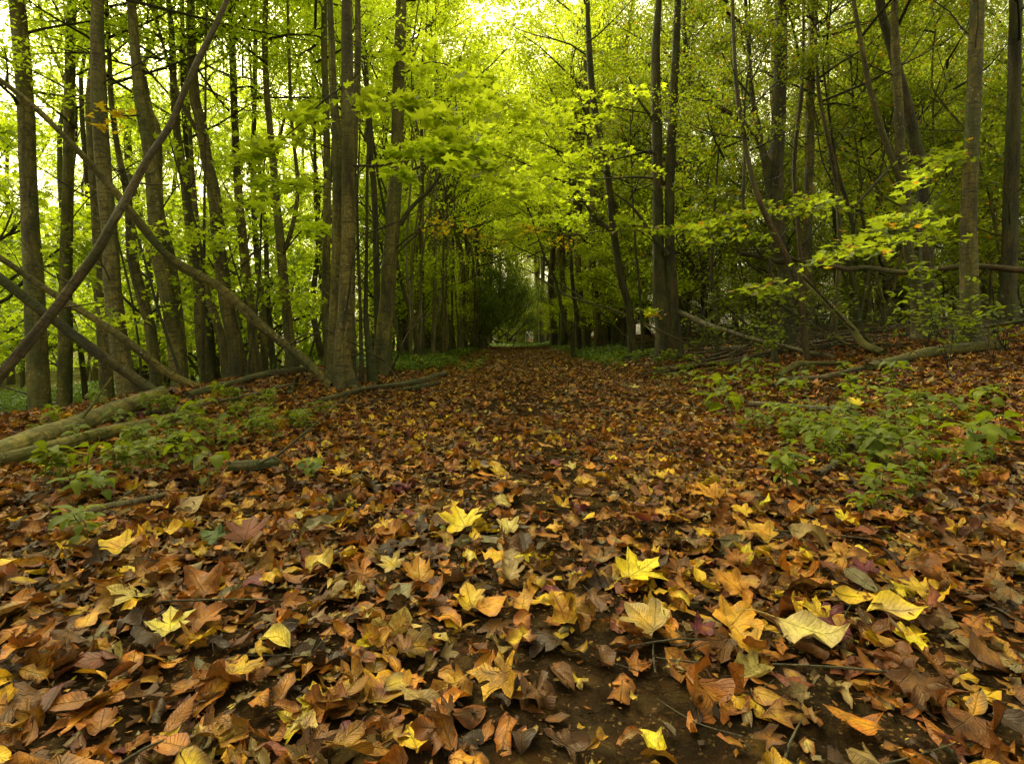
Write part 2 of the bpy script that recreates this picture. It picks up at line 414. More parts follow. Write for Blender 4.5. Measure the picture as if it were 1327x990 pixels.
def crown_proto(seed, n, hgt, rad, leafsize, mat, tpl, nb=14, nchild=(4, 7), sig=.22):
    """branches and leaves around a stem that runs from z=0 to z=hgt"""
    rng = np.random.default_rng(seed); segs = []; tw = []
    for i in range(nb):
        f = (i+rng.uniform(0, 1))/nb; z = hgt*f; a = i*2.4+rng.normal(0, .3)
        L = rad*(1-.55*f)*rng.uniform(.7, 1.15)
        grow(rng, np.array([0, 0, z]), np.array([math.cos(a), math.sin(a), .25+.8*f]), L, .035*(1-.6*f)+.008, 0, 2, segs, tw, nchild=nchild)
    mb = MB()
    for P, R, lv in segs:
        if lv < 2: mb.tube(P, R*1.0, 5 if lv == 0 else 4, 1, cap=False)
        else: mb.tube(P[[0, 2, 5]], np.maximum(R[[0, 2, 5]], .0025), 3, 1, cap=False)
    br = mb.mesh('branches', M_TWIG)
    V, Fc, C, U = foliage(rng, tw, n, leafsize, sig, tpl)
    return br, mesh_arrays('crown', V, Fc, mat, col=C, smooth=False)

CR = {}
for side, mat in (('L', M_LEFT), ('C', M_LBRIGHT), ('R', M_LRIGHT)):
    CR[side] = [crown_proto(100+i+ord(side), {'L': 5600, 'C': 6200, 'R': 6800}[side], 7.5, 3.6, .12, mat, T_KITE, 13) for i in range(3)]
CR['l'] = [crown_proto(300+i, 3600, 4.6, 2.0, .105, M_LEFT, T_STAR, 12, (3, 6)) for i in range(3)]
CR['c'] = [crown_proto(310+i, 4200, 4.6, 2.2, .12, M_LBRIGHT, T_KITE, 12, (3, 6)) for i in range(2)]
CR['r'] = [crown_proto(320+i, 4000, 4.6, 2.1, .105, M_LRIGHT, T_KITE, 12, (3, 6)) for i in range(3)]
CR['d'] = [crown_proto(330+i, 6000, 3.2, 2.2, .10, M_LDARK, T_KITE, 16, (4, 7), .2) for i in range(2)]
crk = 0
def add_crown(t, side, z, scale=1., x=0., y=0., sz=1.):
    global crk
    crk += 1; br, cr = CR[side][crk % len(CR[side])]; rz = random.uniform(0, 6.28)
    b = obj('branch', br, t, (x, y, z), (0, 0, rz), (scale, scale, scale*sz))
    c = obj('crown', cr, t, (x, y, z), (0, 0, rz), (scale, scale, scale*sz))
    return c

# ------------------------------------------------------------------ hand-placed trees from photo measurements
def trunk_pts(Y, pts, lean_up=True, ytop=None):
    """pts: (px, py, w) from the top down; returns world points base..top and radii"""
    P = []; R = []
    n = len(pts)
    for i, (px, py, w) in enumerate(pts):
        yy = Y if ytop is None else ytop+(Y-ytop)*i/(n-1)
        P.append(W(px, py, yy)); R.append(w*yy/F/2)
    P = P[::-1]; R = R[::-1]
    return P, R
def tree(name, Y, pts, mat, label, cat='tree', crown='L', cz=None, cs=.72, group=None, top=9., flare=1.0, forks=(), seg=14, crowns=1, rough=.09):
    P, R = trunk_pts(Y, pts)
    b = P[0]; g = float(ground(b.x, b.y))
    if b.z > g-.02:                                   # carry the foot down to the soil
        d = (P[0]-P[1]).normalized(); d.x *= .6; d.y *= .6
        k = (g-.12-b.z)/min(d.z, -.2); P.insert(0, b+d*k); R.insert(0, R[0]*1.08)
    base = Vector((P[0].x, P[0].y, g))
    d = (P[-1]-P[-2]).normalized()
    hz = P[-1].z
    k = 0
    while P[-1].z < g+top and k < 6:
        d = (d+Vector((random.gauss(0, .05), random.gauss(0, .05), .25))).normalized()
        P.append(P[-1]+d*max(1., (g+top-hz)/4)); R.append(R[-1]*.82); k += 1
    t = thing(name, label, cat, base, group)
    mb = MB(); mb.tube([p-base for p in P], R, seg, 4, rough, flare, sum(map(ord, label)) % 1000)
    obj('trunk', mb.mesh('trunk', mat), t)
    for f in forks:
        yy = f.get('Y', Y); FP, FR = trunk_pts(yy, f['pts'])
        d = (FP[-1]-FP[-2]).normalized()
        if f.get('up', True):
            for q in range(3):
                d = (d+Vector((0, 0, .25))).normalized(); FP.append(FP[-1]+d*1.3); FR.append(FR[-1]*.8)
        mb = MB(); mb.tube([p-base for p in FP], FR, f.get('seg', 10), 4, .08, f.get('flare', 0), len(FP)*7)
        obj(f.get('name', 'limb'), mb.mesh('limb', f.get('mat', mat)), t)
    rg = np.random.default_rng(len(label)*31+int(pts[0][0]))
    for q in range(3 if cat == 'sapling' else rg.integers(4, 8)):
        hz_ = rg.uniform(.9, 5.0) if Y < 18 else rg.uniform(2, 8)
        i_ = next((i for i in range(len(P)-1) if P[i+1].z-base.z > hz_), None)
        if i_ is None: continue
        f_ = (hz_-(P[i_].z-base.z))/(P[i_+1].z-P[i_].z); s0 = np.array(P[i_].lerp(P[i_+1], min(max(f_, 0), 1))-base)
        a_ = rg.uniform(0, 6.28); segs = []; tw = []; L_ = rg.uniform(.5, 1.7)*(1 if Y < 18 else 1.5)
        grow(rg, s0, np.array([math.cos(a_), math.sin(a_)*.6, rg.uniform(.1, 1.1)]), L_, .006+.006*L_, 1, 3, segs, tw, up=.06, nchild=(2, 4))
        mb2 = MB()
        for PP, RR, lv in segs: mb2.tube(PP, np.maximum(RR, .0018), 5 if lv == 1 else 3, 1, cap=False)
        obj('dead_branch', mb2.mesh('dead_branch', M_TWIG), t)
    if crown:
        tp = P[-1]-base
        for q in range(crowns):
            add_crown(t, crown, tp.z-(5.0 if cz is None else cz)*cs, cs, tp.x, tp.y)
    return t

# labels are written from the look of each stem
t = tree
G_L = 'slender trees on the left edge of the wood'
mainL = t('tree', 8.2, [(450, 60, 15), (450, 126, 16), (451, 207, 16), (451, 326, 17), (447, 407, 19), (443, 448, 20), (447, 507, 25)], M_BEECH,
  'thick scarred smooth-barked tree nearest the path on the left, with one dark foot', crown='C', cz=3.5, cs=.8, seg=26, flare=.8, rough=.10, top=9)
t('tree', 8.9, [(430, 60, 8), (432, 126, 9), (437, 187, 12), (436, 326, 13), (434, 400, 14), (431, 490, 15)], M_OLIVE,
  'paler stem standing close behind the left side of the thick scarred tree', crown='L', seg=18, flare=.3, cz=3.5, cs=.7)
t('tree', 8.8, [(464, 50, 8), (462, 126, 9), (459, 190, 9), (457, 260, 8), (456, 407, 8), (458, 495, 9)], M_BEECH,
  'slim stem hidden behind the right side of the thick scarred tree', crown=None, flare=.3)
t('tree', 12, [(519, 40, 15), (516, 126, 16), (514, 207, 16), (510, 268, 18), (507, 326, 19), (504, 346, 19), (502, 387, 20), (498, 428, 21), (496, 484, 25)], M_OLIVE,
  'straight smooth grey-olive tree with a pale round knot, flared foot in the litter', crown='C', cz=4.5, seg=24, flare=.7, top=11, rough=.06,
  forks=[dict(name='limb', pts=[(585, 200, 3), (562, 240, 4), (540, 262, 5), (528, 276, 6), (519, 292, 7)], up=False, mat=M_DARK),
         dict(name='limb', pts=[(560, 270, 2), (545, 298, 3), (533, 310, 3), (520, 322, 4)], up=False, mat=M_DEAD)])
t('tree', 9.5, [(477, 190, 3), (476, 224, 4), (475, 326, 4), (474, 407, 6), (478, 450, 9), (482, 484, 13)], M_DARK,
  'dark mossy dead stem between the two big left-hand trees', crown=None, flare=.3, top=5)
t('sapling', 9.4, [(466, 180, 2), (463, 250, 3), (464, 326, 4), (467, 407, 4), (469, 490, 6)], M_DARK, 'black pencil-thin sapling just right of the thick scarred tree', 'sapling', crown=None, top=5)
t('tree', 14, [(474, 90, 5), (478, 150, 7), (480, 200, 8), (485, 248, 8), (487, 326, 8), (489, 400, 8), (490, 474, 9)], M_DARK,
  'dark brown tree seen between the thick scarred tree and the tree with the pale knot', crown='L', cz=5)
t('tree', 11, [(420, 60, 8), (422, 126, 9), (424, 248, 9), (423, 326, 10), (422, 407, 11), (428, 470, 12)], M_OLIVE,
  'upright olive trunk left of the thick scarred tree and its pale neighbour', crown='L')
t('tree', 16, [(406, 126, 4), (408, 200, 4), (409, 260, 5), (412, 326, 6), (405, 390, 7), (412, 440, 8), (420, 475, 9)], M_DARK,
  'thin crooked dark tree in the gap left of the olive trunk', crown='L')
t('tree', 11, [(343, 60, 7), (346, 126, 8), (352, 187, 8), (358, 258, 9), (364, 326, 11), (372, 407, 12), (379, 482, 14)], M_BEECH,
  'brown trunk with a forked right limb standing behind the upper end of the fallen log', crown='L',
  forks=[dict(pts=[(376, 110, 4), (378, 160, 4), (386, 240, 5), (381, 285, 6), (370, 322, 6)])])
t('tree', 14, [(344, 300, 5), (346, 360, 6), (349, 420, 8), (355, 485, 9)], M_DARK, 'leaning dark stem just left of the forked brown trunk', crown='L', cs=.7)
t('tree', 13, [(331, 60, 5), (330, 126, 6), (328, 228, 6), (332, 326, 7), (341, 407, 9), (342, 490, 10)], M_PALE if False else M_OLIVE,
  'thin lichen-spotted tree bowed slightly to the right above the fallen log', crown='L')
t('tree', 12, [(301, 60, 8), (303, 126, 9), (305, 177, 9), (309, 248, 10), (316, 326, 11), (325, 407, 12), (333, 493, 13)], M_BEECH,
  'medium brown trunk behind the middle of the long arching pole', crown='L')
t('tree', 10.5, [(248, 60, 11), (252, 126, 12), (260, 157, 13), (268, 207, 14), (277, 248, 16), (284, 326, 16), (293, 387, 17), (305, 448, 18), (309, 500, 20)], M_BEECH,
  'stout leaning trunk that forks at the top and rises behind the fallen log', crown='L', seg=18,
  forks=[dict(pts=[(222, 95, 4), (238, 140, 5), (250, 160, 6), (262, 182, 8)])])
t('tree', 12, [(256, 300, 7), (266, 370, 9), (277, 407, 10), (287, 440, 11), (296, 505, 12)], M_PALE, 'pale curved stem at the foot of the stout forked trunk', crown='L', cs=.8)
t('tree', 12, [(237, 100, 6), (240, 163, 7), (250, 248, 8), (258, 326, 8), (265, 380, 9), (273, 440, 9), (277, 505, 10)], M_DARK,
  'dark narrow stem directly left of the stout forked trunk', crown='L')
t('tree', 11, [(224, 80, 8), (226, 130, 9), (230, 177, 9), (240, 240, 11), (249, 326, 12), (256, 357, 12), (260, 428, 13), (268, 505, 14)], M_BEECH,
  'mid-brown trunk third from the dark crossing branch, among the left stems', crown='L')
t('tree', 9, [(176, 70, 12), (181, 126, 14), (190, 175, 15), (197, 228, 16), (205, 326, 16), (214, 370, 17), (222, 418, 17), (234, 510, 19)], M_OLIVE,
  'stout pale twin-stemmed tree crossed by the dark slanting branch', crown='L', seg=20,
  forks=[dict(pts=[(185, 100, 9), (193, 145, 10), (203, 175, 11), (206, 270, 11), (219, 326, 12), (230, 400, 12), (240, 510, 13)], Y=9.25, up=False)])
t('tree', 10, [(142, 80, 5), (144, 126, 6), (152, 190, 7), (166, 260, 9), (171, 332, 12), (185, 387, 13), (195, 428, 13), (203, 505, 14)], M_BEECH,
  'slim trunk leaning left, between the twin-stemmed tree and the leftmost stems', crown='L')
t('tree', 8, [(128, 120, 17), (132, 200, 18), (138, 260, 18), (144, 326, 19), (146, 367, 20), (154, 448, 21), (171, 522, 24)], M_BEECH,
  'broad dark trunk at the left edge behind the leaning poles', crown='L', seg=20)
t('tree', 9.5, [(118, 150, 12), (124, 260, 12), (130, 360, 13), (133, 428, 14), (140, 525, 16)], M_PALE if False else M_OLIVE,
  'grey trunk half hidden at the far left behind the broad dark trunk', crown='L')
# thin slanted saplings in the left thicket
for (a, b_, w, Y, lab) in [((150, 300), (182, 470), 3, 9, 'thin bare sapling slanting across the slim leftward-leaning trunk'),
      ((184, 326), (238, 500), 4, 8.5, 'curved brown sapling in front of the twin-stemmed tree'),
      ((300, 330), (334, 470), 3, 10, 'thin dark sapling slanting between stout forked trunk and its right neighbour'),
      ((266, 150), (263, 500), 4, 9.5, 'straight thin sapling in front of the narrow dark stem'),
      ((340, 250), (320, 490), 3, 9.5, 'black thin sapling crossing the medium brown trunk'),
      ((440, 330), (396, 480), 3, 11, 'thin sapling leaning left of the upright olive trunk'),
      ((228, 210), (262, 340), 3, 10, 'short dark broken sapling beside the mid-brown trunk')]:
    P_, R_ = [W(b_[0], b_[1], Y), W((a[0]+b_[0])/2+random.uniform(-6, 6), (a[1]+b_[1])/2, Y), W(a[0], a[1], Y), W(a[0]*1.4-b_[0]*.4, a[1]*1.4-b_[1]*.4, Y)], [w, w*.9, w*.75, w*.4]
    gz = float(ground(P_[0].x, P_[0].y)); base = Vector((P_[0].x, P_[0].y, gz)); P_.insert(0, base-Vector((0, 0, .05))); R_.insert(0, w*1.1)
    s_ = thing('sapling', lab, 'sapling', base); mb = MB(); mb.tube([p-base for p in P_], [r*Y/F/2 for r in R_], 7, 4, .06); obj('stem', mb.mesh('stem', M_DARK), s_)
    segs = []; tw = []; rg = np.random.default_rng(int(a[0]))
    for q in range(4):
        i_ = random.choice([2, 3]); s0 = np.array(P_[i_]-base)*random.uniform(.8, 1.); segs = []
        grow(rg, s0, np.array([rg.normal(), rg.normal(), .5]), .9, .008, 1, 2, segs, tw)
        mb = MB()
        for P, R, lv in segs: mb.tube(P[[0, 2, 5]], np.maximum(R[[0, 2, 5]], .0025), 3, 1, cap=False)
        obj('branch', mb.mesh('branch', M_TWIG), s_)
    V, Fc, C, U = foliage(rg, tw, 160, .11, .12, T_STAR); obj('crown', mesh_arrays('crown', V, Fc, M_LEFT, col=C, smooth=False), s_)

t('tree', 18, [(546, 150, 4), (547, 224, 5), (546, 326, 6), (547, 387, 6), (547, 456, 7)], M_DARK, 'straight dark tree rising from the left edge of the green ground cover', crown='C', top=12)
t('tree', 20, [(566, 150, 3), (565, 228, 3.5), (564, 326, 4), (563, 400, 5), (561, 456, 6)], M_PALE, 'pale thin straight tree behind the green ground cover', crown='C', top=12)
t('tree', 16, [(500, 280, 4), (512, 330, 5), (524, 380, 5), (536, 415, 5), (543, 456, 6)], M_DARK, 'dark stem leaning left just right of the pale-knot tree', crown='L', cs=.7)

# right side
t('tree', 17, [(764, 70, 8), (768, 126, 8), (776, 167, 9), (784, 207, 9), (790, 248, 9), (794, 289, 9), (799, 326, 9), (806, 367, 9.5), (815, 397, 10), (818, 428, 10), (821, 462, 14)], M_DARK,
  'dark leaning tree with a split hollow foot right of the path', crown='C', cz=4.5, seg=18, flare=.5, top=12,
  forks=[dict(pts=[(742, 236, 2), (757, 262, 4), (772, 282, 4), (788, 296, 5), (796, 306, 5)], up=False)])
t('tree', 14, [(850, 60, 11), (850, 126, 12.5), (852, 207, 13), (853, 326, 14.5), (857, 380, 20), (864, 425, 29), (868, 470, 36)], M_DARK,
  'twin-stemmed thick dark tree with fluted foot, the largest right of the path', crown='C', cz=4.5, seg=28, flare=.35, top=12, rough=.10,
  forks=[dict(name='trunk', pts=[(876, 60, 10), (873, 126, 11), (870, 187, 11.5), (868, 250, 12), (868, 326, 12.5), (870, 367, 15), (870, 410, 20), (873, 466, 26)], seg=20, Y=13.9),
         dict(pts=[(815, 100, 2), (828, 130, 3), (842, 150, 4), (851, 172, 4), (853, 200, 5)], up=False),
         dict(pts=[(775, 212, 1.5), (800, 206, 2), (822, 200, 3), (842, 196, 3), (855, 197, 4)], up=False),
         dict(pts=[(770, 232, 1.5), (800, 231, 2), (830, 230, 3), (856, 234, 3.5), (868, 245, 4)], up=False),
         dict(pts=[(795, 250, 2), (815, 264, 3), (830, 282, 4), (845, 305, 5), (866, 330, 5)], up=False, Y=13.7)])
t('tree', 28, [(742, 200, 5), (745, 260, 6), (748, 326, 6.5), (753, 387, 7), (759, 446, 9)], M_OLIVE, 'olive tree at the far right path edge before the vanishing point', crown='R', top=14, cs=1.2)
t('tree', 26, [(738, 300, 4), (742, 370, 5), (746, 400, 5), (750, 448, 6)], M_DARK, 'dark trunk touching the olive tree at the far right path edge', crown='C', top=13)
t('tree', 30, [(778, 200, 6), (780, 326, 7.5), (783, 438, 9)], M_PALE, 'straight pale trunk between the olive tree and the dark leaning tree', crown='R', top=15, cs=1.2)
t('tree', 31, [(790, 220, 5), (789, 326, 5.5), (789, 436, 6)], M_DARK, 'narrow dark trunk directly right of the straight pale trunk', crown='R', top=14)
t('sapling', 22, [(705, 330, 2.5), (721, 367, 3.5), (729, 407, 4), (741, 447, 4.5)], M_DARK, 'leaning thin tree near the bright end of the path', 'sapling', crown='c', top=6, cz=3)
t('sapling', 16, [(819, 240, 2), (824, 326, 3), (829, 377, 3), (833, 456, 3.5)], M_DARK, 'very thin straight sapling right of the dark leaning tree', 'sapling', crown='r', top=7, cz=3.5)
t('tree', 22, [(893, 110, 7), (888, 160, 7), (884, 195, 6), (876, 240, 6), (878, 330, 6), (880, 440, 7)], M_BEECH, 'brown stem curving right, behind the twin-stemmed dark tree', crown='R', top=12)
t('tree', 12, [(1012, 50, 16), (1010, 126, 17), (1008, 177, 17), (1005, 228, 18), (1006, 280, 18), (1010, 326, 18), (1017, 345, 17), (1020, 387, 18), (1021, 440, 20)], M_DARK,
  'thick dark tree with a long left limb, behind the horizontal fallen stem', crown='R', seg=22, top=11,
  forks=[dict(pts=[(900, 128, 3), (918, 132, 4), (930, 138, 5), (954, 152, 6), (977, 173, 6), (991, 201, 7), (1000, 230, 8)], up=False, seg=10),
         dict(pts=[(972, 90, 6), (975, 126, 6), (983, 167, 7), (990, 210, 7), (996, 245, 8), (1004, 290, 9)])])
t('tree', 14, [(1052, 50, 10), (1050, 126, 10), (1049, 207, 11), (1046, 268, 11), (1047, 326, 11), (1048, 426, 13)], M_BEECH,
  'upright medium trunk right of the thick dark tree', crown='R', top=12)
t('tree', 13, [(1041, 70, 4), (1038, 126, 5), (1030, 197, 5), (1030, 248, 5), (1037, 326, 5.5), (1040, 425, 7)], M_RED, 'wavy reddish stem squeezed between two thicker trunks on the right', crown='R', cs=.7)
t('tree', 9.5, [(952, 80, 5), (956, 126, 6), (962, 160, 6), (967, 197, 6), (981, 252, 6.5), (993, 281, 7), (1012, 318, 7), (1030, 360, 7), (1042, 430, 8)], M_RED,
  'reddish thin tree leaning left across the thick dark tree', crown='R', cs=.7, flare=.2)
t('sapling', 10, [(964, 140, 3), (965, 197, 4), (963, 268, 4), (971, 305, 4), (985, 328, 5), (998, 345, 5), (1003, 440, 6)], M_DARK, 'dark bowed sapling left of the reddish leaning tree', 'sapling', crown='r', cs=.6, top=6)
t('tree', 13, [(1058, 80, 4), (1062, 126, 5), (1070, 167, 5), (1081, 218, 5.5), (1086, 260, 6), (1088, 330, 6), (1080, 430, 8)], M_BEECH, 'slender stem leaning left, right of the upright medium trunk', crown='R', cs=.8)
t('tree', 14, [(1076, 160, 3), (1085, 220, 4), (1098, 265, 4.5), (1106, 300, 5), (1097, 326, 6), (1107, 373, 6), (1112, 425, 9)], M_DARK, 'dark tree with a Y-shaped fork near the stick piles', crown='R', cs=.8,
  forks=[dict(pts=[(1160, 130, 2), (1140, 230, 3), (1134, 300, 4), (1129, 336, 4.5), (1119, 385, 5), (1113, 415, 6)])])
t('tree', 10, [(1160, 60, 10), (1164, 126, 10), (1166, 187, 11), (1174, 248, 11), (1177, 326, 12), (1186, 367, 14), (1193, 446, 17)], M_BEECH,
  'smooth curved trunk near the right edge beneath yellow-green boughs', crown='R', seg=18, top=9,
  forks=[dict(pts=[(1122, 90, 6), (1130, 126, 7), (1142, 167, 7), (1158, 211, 8), (1172, 250, 8)]),
         dict(pts=[(1109, 266, 3), (1130, 243, 4), (1156, 215, 4.5)][::-1], up=False, mat=M_DARK)])
t('tree', 10.6, [(1160, 80, 12), (1172, 126, 13), (1184, 177, 13), (1194, 228, 14), (1200, 326, 15), (1204, 448, 18)], M_DARK, 'dark thick stem leaning left at the right edge of the view', crown='R', seg=18)
t('tree', 28, [(1138, 250, 7), (1138, 352, 8), (1138, 403, 9)], M_PALE, 'pale lit far trunk with straight sides between dark stems', crown='R', top=13, cs=1.1)
t('tree', 27, [(1157, 250, 8), (1151, 357, 9), (1147, 395, 10)], M_PALE, 'pale lit far trunk leaning right beside its straight twin', crown='R', top=13, cs=1.1)
t('tree', 17, [(1078, 240, 5), (1085, 346, 6), (1078, 432, 8)], M_DARK, 'black narrow trunk behind the tilted greenish pole', crown='R', cs=.8)
t('sapling', 12.5, [(927, 250, 3), (925, 300, 3.5), (922, 350, 4), (928, 430, 5)], M_DARK, 'spindly sapling in the gap right of the twin-stemmed dark tree', 'sapling', crown='r', top=6, cz=3.2)
# beyond the picture's own edges
t('tree', 9, [(20, -40, 16), (32, 120, 18), (40, 300, 20), (52, 530, 24)], M_BEECH, 'tall smooth trunk at the extreme left rim of the wood', crown='L', seg=18)
t('tree', 11, [(92, 20, 11), (90, 160, 12), (86, 330, 14), (84, 520, 16)], M_OLIVE, 'olive trunk between the extreme left trunk and the grey one', crown='L')
t('tree', 8.5, [(1268, -40, 15), (1262, 120, 16), (1255, 300, 18), (1258, 460, 22)], M_BEECH, 'smooth trunk second from the extreme right rim', crown='R', seg=18)
t('tree', 12, [(1316, 20, 14), (1312, 200, 15), (1304, 440, 19)], M_DARK, 'dark trunk at the extreme right rim', crown='R')

# ------------------------------------------------------------------ procedural trees further off (each with trunk, branches, crown)
def stem_proto(seed, h, r, mat, wob=.25):
    rg = np.random.default_rng(seed); P = [(0, 0, -.3)]; n = 7
    for i in range(1, n+1): P.append((rg.normal(0, wob)*(i/n)**.5, rg.normal(0, wob)*(i/n)**.5, h*i/n))
    mb = MB(); mb.tube(P, [r*(1-.6*i/n) for i in range(n+1)], 9, 2, .07, .35, seed); return mb.mesh('trunk', mat)
SP_T = [stem_proto(500+i, 13, .13+.03*(i % 3), m_) for i, m_ in enumerate([M_BEECH, M_DARK, M_OLIVE, M_DARK, M_BEECH, M_RED])]
SP_S = [stem_proto(520+i, 5.2, .032+.012*(i % 2), m_, .3) for i, m_ in enumerate([M_DARK, M_BEECH, M_RED, M_OLIVE])]
SP_P = [stem_proto(540+i, 5.2, .03+.008*i, m_, .16) for i, m_ in enumerate([M_OLIVE, M_PALE, M_BEECH])]
SP_Q = [stem_proto(560+i, 13, .055+.012*i, m_, .3) for i, m_ in enumerate([M_OLIVE, M_DARK, M_BEECH, M_OLIVE])]
BARKW = ['smooth brown', 'blackish', 'olive grey', 'dark ridged', 'light brown', 'reddish brown']
def row_tree(i, x, y, side, label, group, kind='T', s=1., cs=1.):
    z = float(ground(x, y)); lst = SP_T if kind == 'T' else SP_S
    t_ = thing('tree' if kind == 'T' else 'sapling', label, 'tree' if kind == 'T' else 'sapling', (x, y, z), group)
    t_.rotation_euler = (random.gauss(0, .035), random.gauss(0, .035), random.uniform(0, 6.28)); t_.scale = (s, s, s)
    obj('trunk' if kind == 'T' else 'stem', lst[i % len(lst)], t_)
    if kind == 'T': add_crown(t_, side, 5.2, cs)
    else: add_crown(t_, side.lower(), .9, .95*cs)
    return t_
k = 0
def rows(n, fx, y0, y1, side, label, group, kind, pw=1., **kw):
    global k
    for i in range(n):
        y = y0+(y1-y0)*((i+random.random())/n)**pw; x = fx(y)
        row_tree(k, x, y, side, label, group, kind, random.uniform(.8, 1.2)*(1+max(0, y-20)/60 if kind == 'T' else 1), **kw); k += 1
U = random.uniform
rows(16, lambda y: -3.1-abs(random.gauss(0, .5))+.010*(y-15), 17, 78, 'C', 'slim tree in the dense row on the left side of the tunnel', 'trees lining the left of the path far off', 'T', cs=1.35)
rows(16, lambda y: 3.6+abs(random.gauss(0, .7))-.006*(y-20), 24, 80, 'C', 'slim tree in the row on the right side of the far path', 'trees lining the right of the path far off', 'T', cs=1.35)
rows(16, lambda y: -U(4.2, 9), 19, 60, 'L', 'slender background tree behind the left row', 'background trees behind the left row', 'T')
rows(12, lambda y: -U(8, 24), 16, 40, 'L', 'slender tree on the low ground beyond the left bank', 'trees on the low ground left', 'T')
rows(56, lambda y: U(5.5, 6+y*.75), 19, 60, 'R', 'slender shaded tree deep in the right-hand wood', 'background trees of the right wood', 'T')
# understorey
rows(26, lambda y: -3.5-abs(random.gauss(0, .8)), 17, 60, 'C', 'leafy sapling under the left row of the tunnel', 'saplings under the left row', 'S', 1.4)
rows(26, lambda y: -U(5.2, 5+y*.85), 11, 30, 'L', 'leafy sapling with bright leaves behind the left bank', 'saplings behind the left bank', 'S', 1.2, cs=1.2)
rows(20, lambda y: 4.2+abs(random.gauss(0, .9)), 19, 60, 'C', 'leafy sapling under the right row of the far path', 'saplings under the right row', 'S', 1.4)
rows(40, lambda y: U(5.5, 5+y*.8), 13, 38, 'R', 'leafy shaded sapling in the right-hand wood', 'saplings in the right wood', 'S', 1.2, cs=1.15)
# many bare thin poles of the tunnel's left wall
mbs = []
for i in range(44):
    y = 14+40*(i/44)**1.2+random.random(); x = -2.5-abs(random.gauss(0, .6))+.008*(y-15)
    z = float(ground(x, y)); t_ = thing('coppice_pole', 'thin upright bare pole in the thicket left of the tunnel', 'sapling', (x, y, z), 'bare poles in the left thicket')
    t_.rotation_euler = (random.gauss(0, .05), random.gauss(0, .08), random.uniform(0, 6)); s = random.uniform(.9, 1.4); t_.scale = (s, s, s*1.5)
    obj('stem', SP_P[i % 3], t_)
# far closing wall of the wood at the end of the path
rows(34, lambda y: U(-14, 20), 84, 110, 'C', 'distant tree closing the view at the end of the path', 'distant trees at the end of the path', 'T', cs=1.2)

rows(26, lambda y: U(-6, 9), 78, 92, 'C', 'bushy sapling at the foot of the distant trees closing the path', 'saplings at the end of the path', 'S', cs=1.5)
rows(34, lambda y: U(8, 10+y*.8), 34, 62, 'R', 'bushy sapling far back in the right-hand wood', 'saplings far back in the right wood', 'S', cs=1.5)
rows(24, lambda y: -U(8, 10+y*.9), 24, 60, 'L', 'bushy sapling far off on the low ground to the left', 'saplings far off on the low ground', 'S', cs=1.5)
def low_bush(x, y, side, sc, label, group):
    z = float(ground(x, y)); b_ = thing('bush', label, 'bush', (x, y, z-.1), group); add_crown(b_, side, -.1, sc, sz=.62)
for i in range(46):
    y = 24+34*(i/46)+U(0, 2); low_bush(U(4.5+.05*y, 6+y*.85), y, 'r', U(1., 1.5), 'shaded bush with leaves down to the ground in the right-hand wood', 'bushes of the right wood')
for i in range(20):
    y = 18+26*(i/20)+U(0, 2); low_bush(-U(7, 8+y*.85), y, 'l', U(.8, 1.2), 'bright green bush with leaves down to the ground beyond the left bank', 'bushes beyond the left bank')
for i in range(14):
    y = 22+40*(i/14)+U(0, 2); low_bush(-U(4.3, 6.5), y, 'r', U(.8, 1.1), 'shaded bush behind the left row of the tunnel', 'bushes behind the left row')
for i in range(14):
    low_bush(U(-12, 14), U(76, 90), 'c', U(1., 1.6), 'low bush at the far end of the path', 'bushes at the end of the path')
def tall_bush(x, y, sc, sz, label):
    z = float(ground(x, y)); b_ = thing('bush', label, 'bush', (x, y, z)); add_crown(b_, 'd', 0, sc, sz=sz)
tall_bush(-2.3, 38, 1.0, 1.2, 'arching dark shrub nearest on the left of the far path')
tall_bush(-1.7, 46, 1.2, 1.5, 'tall arching dark shrub hiding the left half of the path end')
tall_bush(-.5, 56, 1.25, 2.0, 'dark shrub mass directly left of the bright opening')
tall_bush(6.6, 58, 1.3, 1.6, 'dark shrub mass right of the bright opening')
tall_bush(5.4, 44, 1.0, 1.4, 'rounded dark shrub under the far right row')
rows(7, lambda y: (-1 if random.random() < .5 else 1)*U(3.6, 4.6)+.3, 24, 60, 'C', 'broad-crowned tree arching its leaves over the path', 'broad-crowned trees over the path', 'T', cs=1.35)
for i in range(60):
    y = 13+26*(i/60)+random.random(); x = U(4.8, 5+y*.8); z = float(ground(x, y)); t_ = thing('slender_tree', 'slim dark young stem in the thicket of the right-hand wood', 'tree', (x, y, z), 'slim young stems of the right wood')
    t_.rotation_euler = (random.gauss(0, .08), random.gauss(0, .12), random.uniform(0, 6)); s = random.uniform(.45, .8); t_.scale = (s, s, s)
    obj('trunk', SP_Q[i % 4], t_); add_crown(t_, 'r', U(5, 9), 1.15, sz=1.1)
for i in range(34):
    y = 13+22*(i/34)+random.random(); x = -U(5.2, 5+y*.75); z = float(ground(x, y)); t_ = thing('slender_tree', 'slim bare-stemmed young tree in the bright wood beyond the left bank', 'tree', (x, y, z), 'slim young trees beyond the left bank')
    t_.rotation_euler = (random.gauss(0, .05), random.gauss(0, .07), random.uniform(0, 6)); s = random.uniform(.9, 1.3); t_.scale = (s, s, s)
    st_ = obj('trunk', SP_Q[i % 4], t_); add_crown(t_, 'L', 8.5, .6)
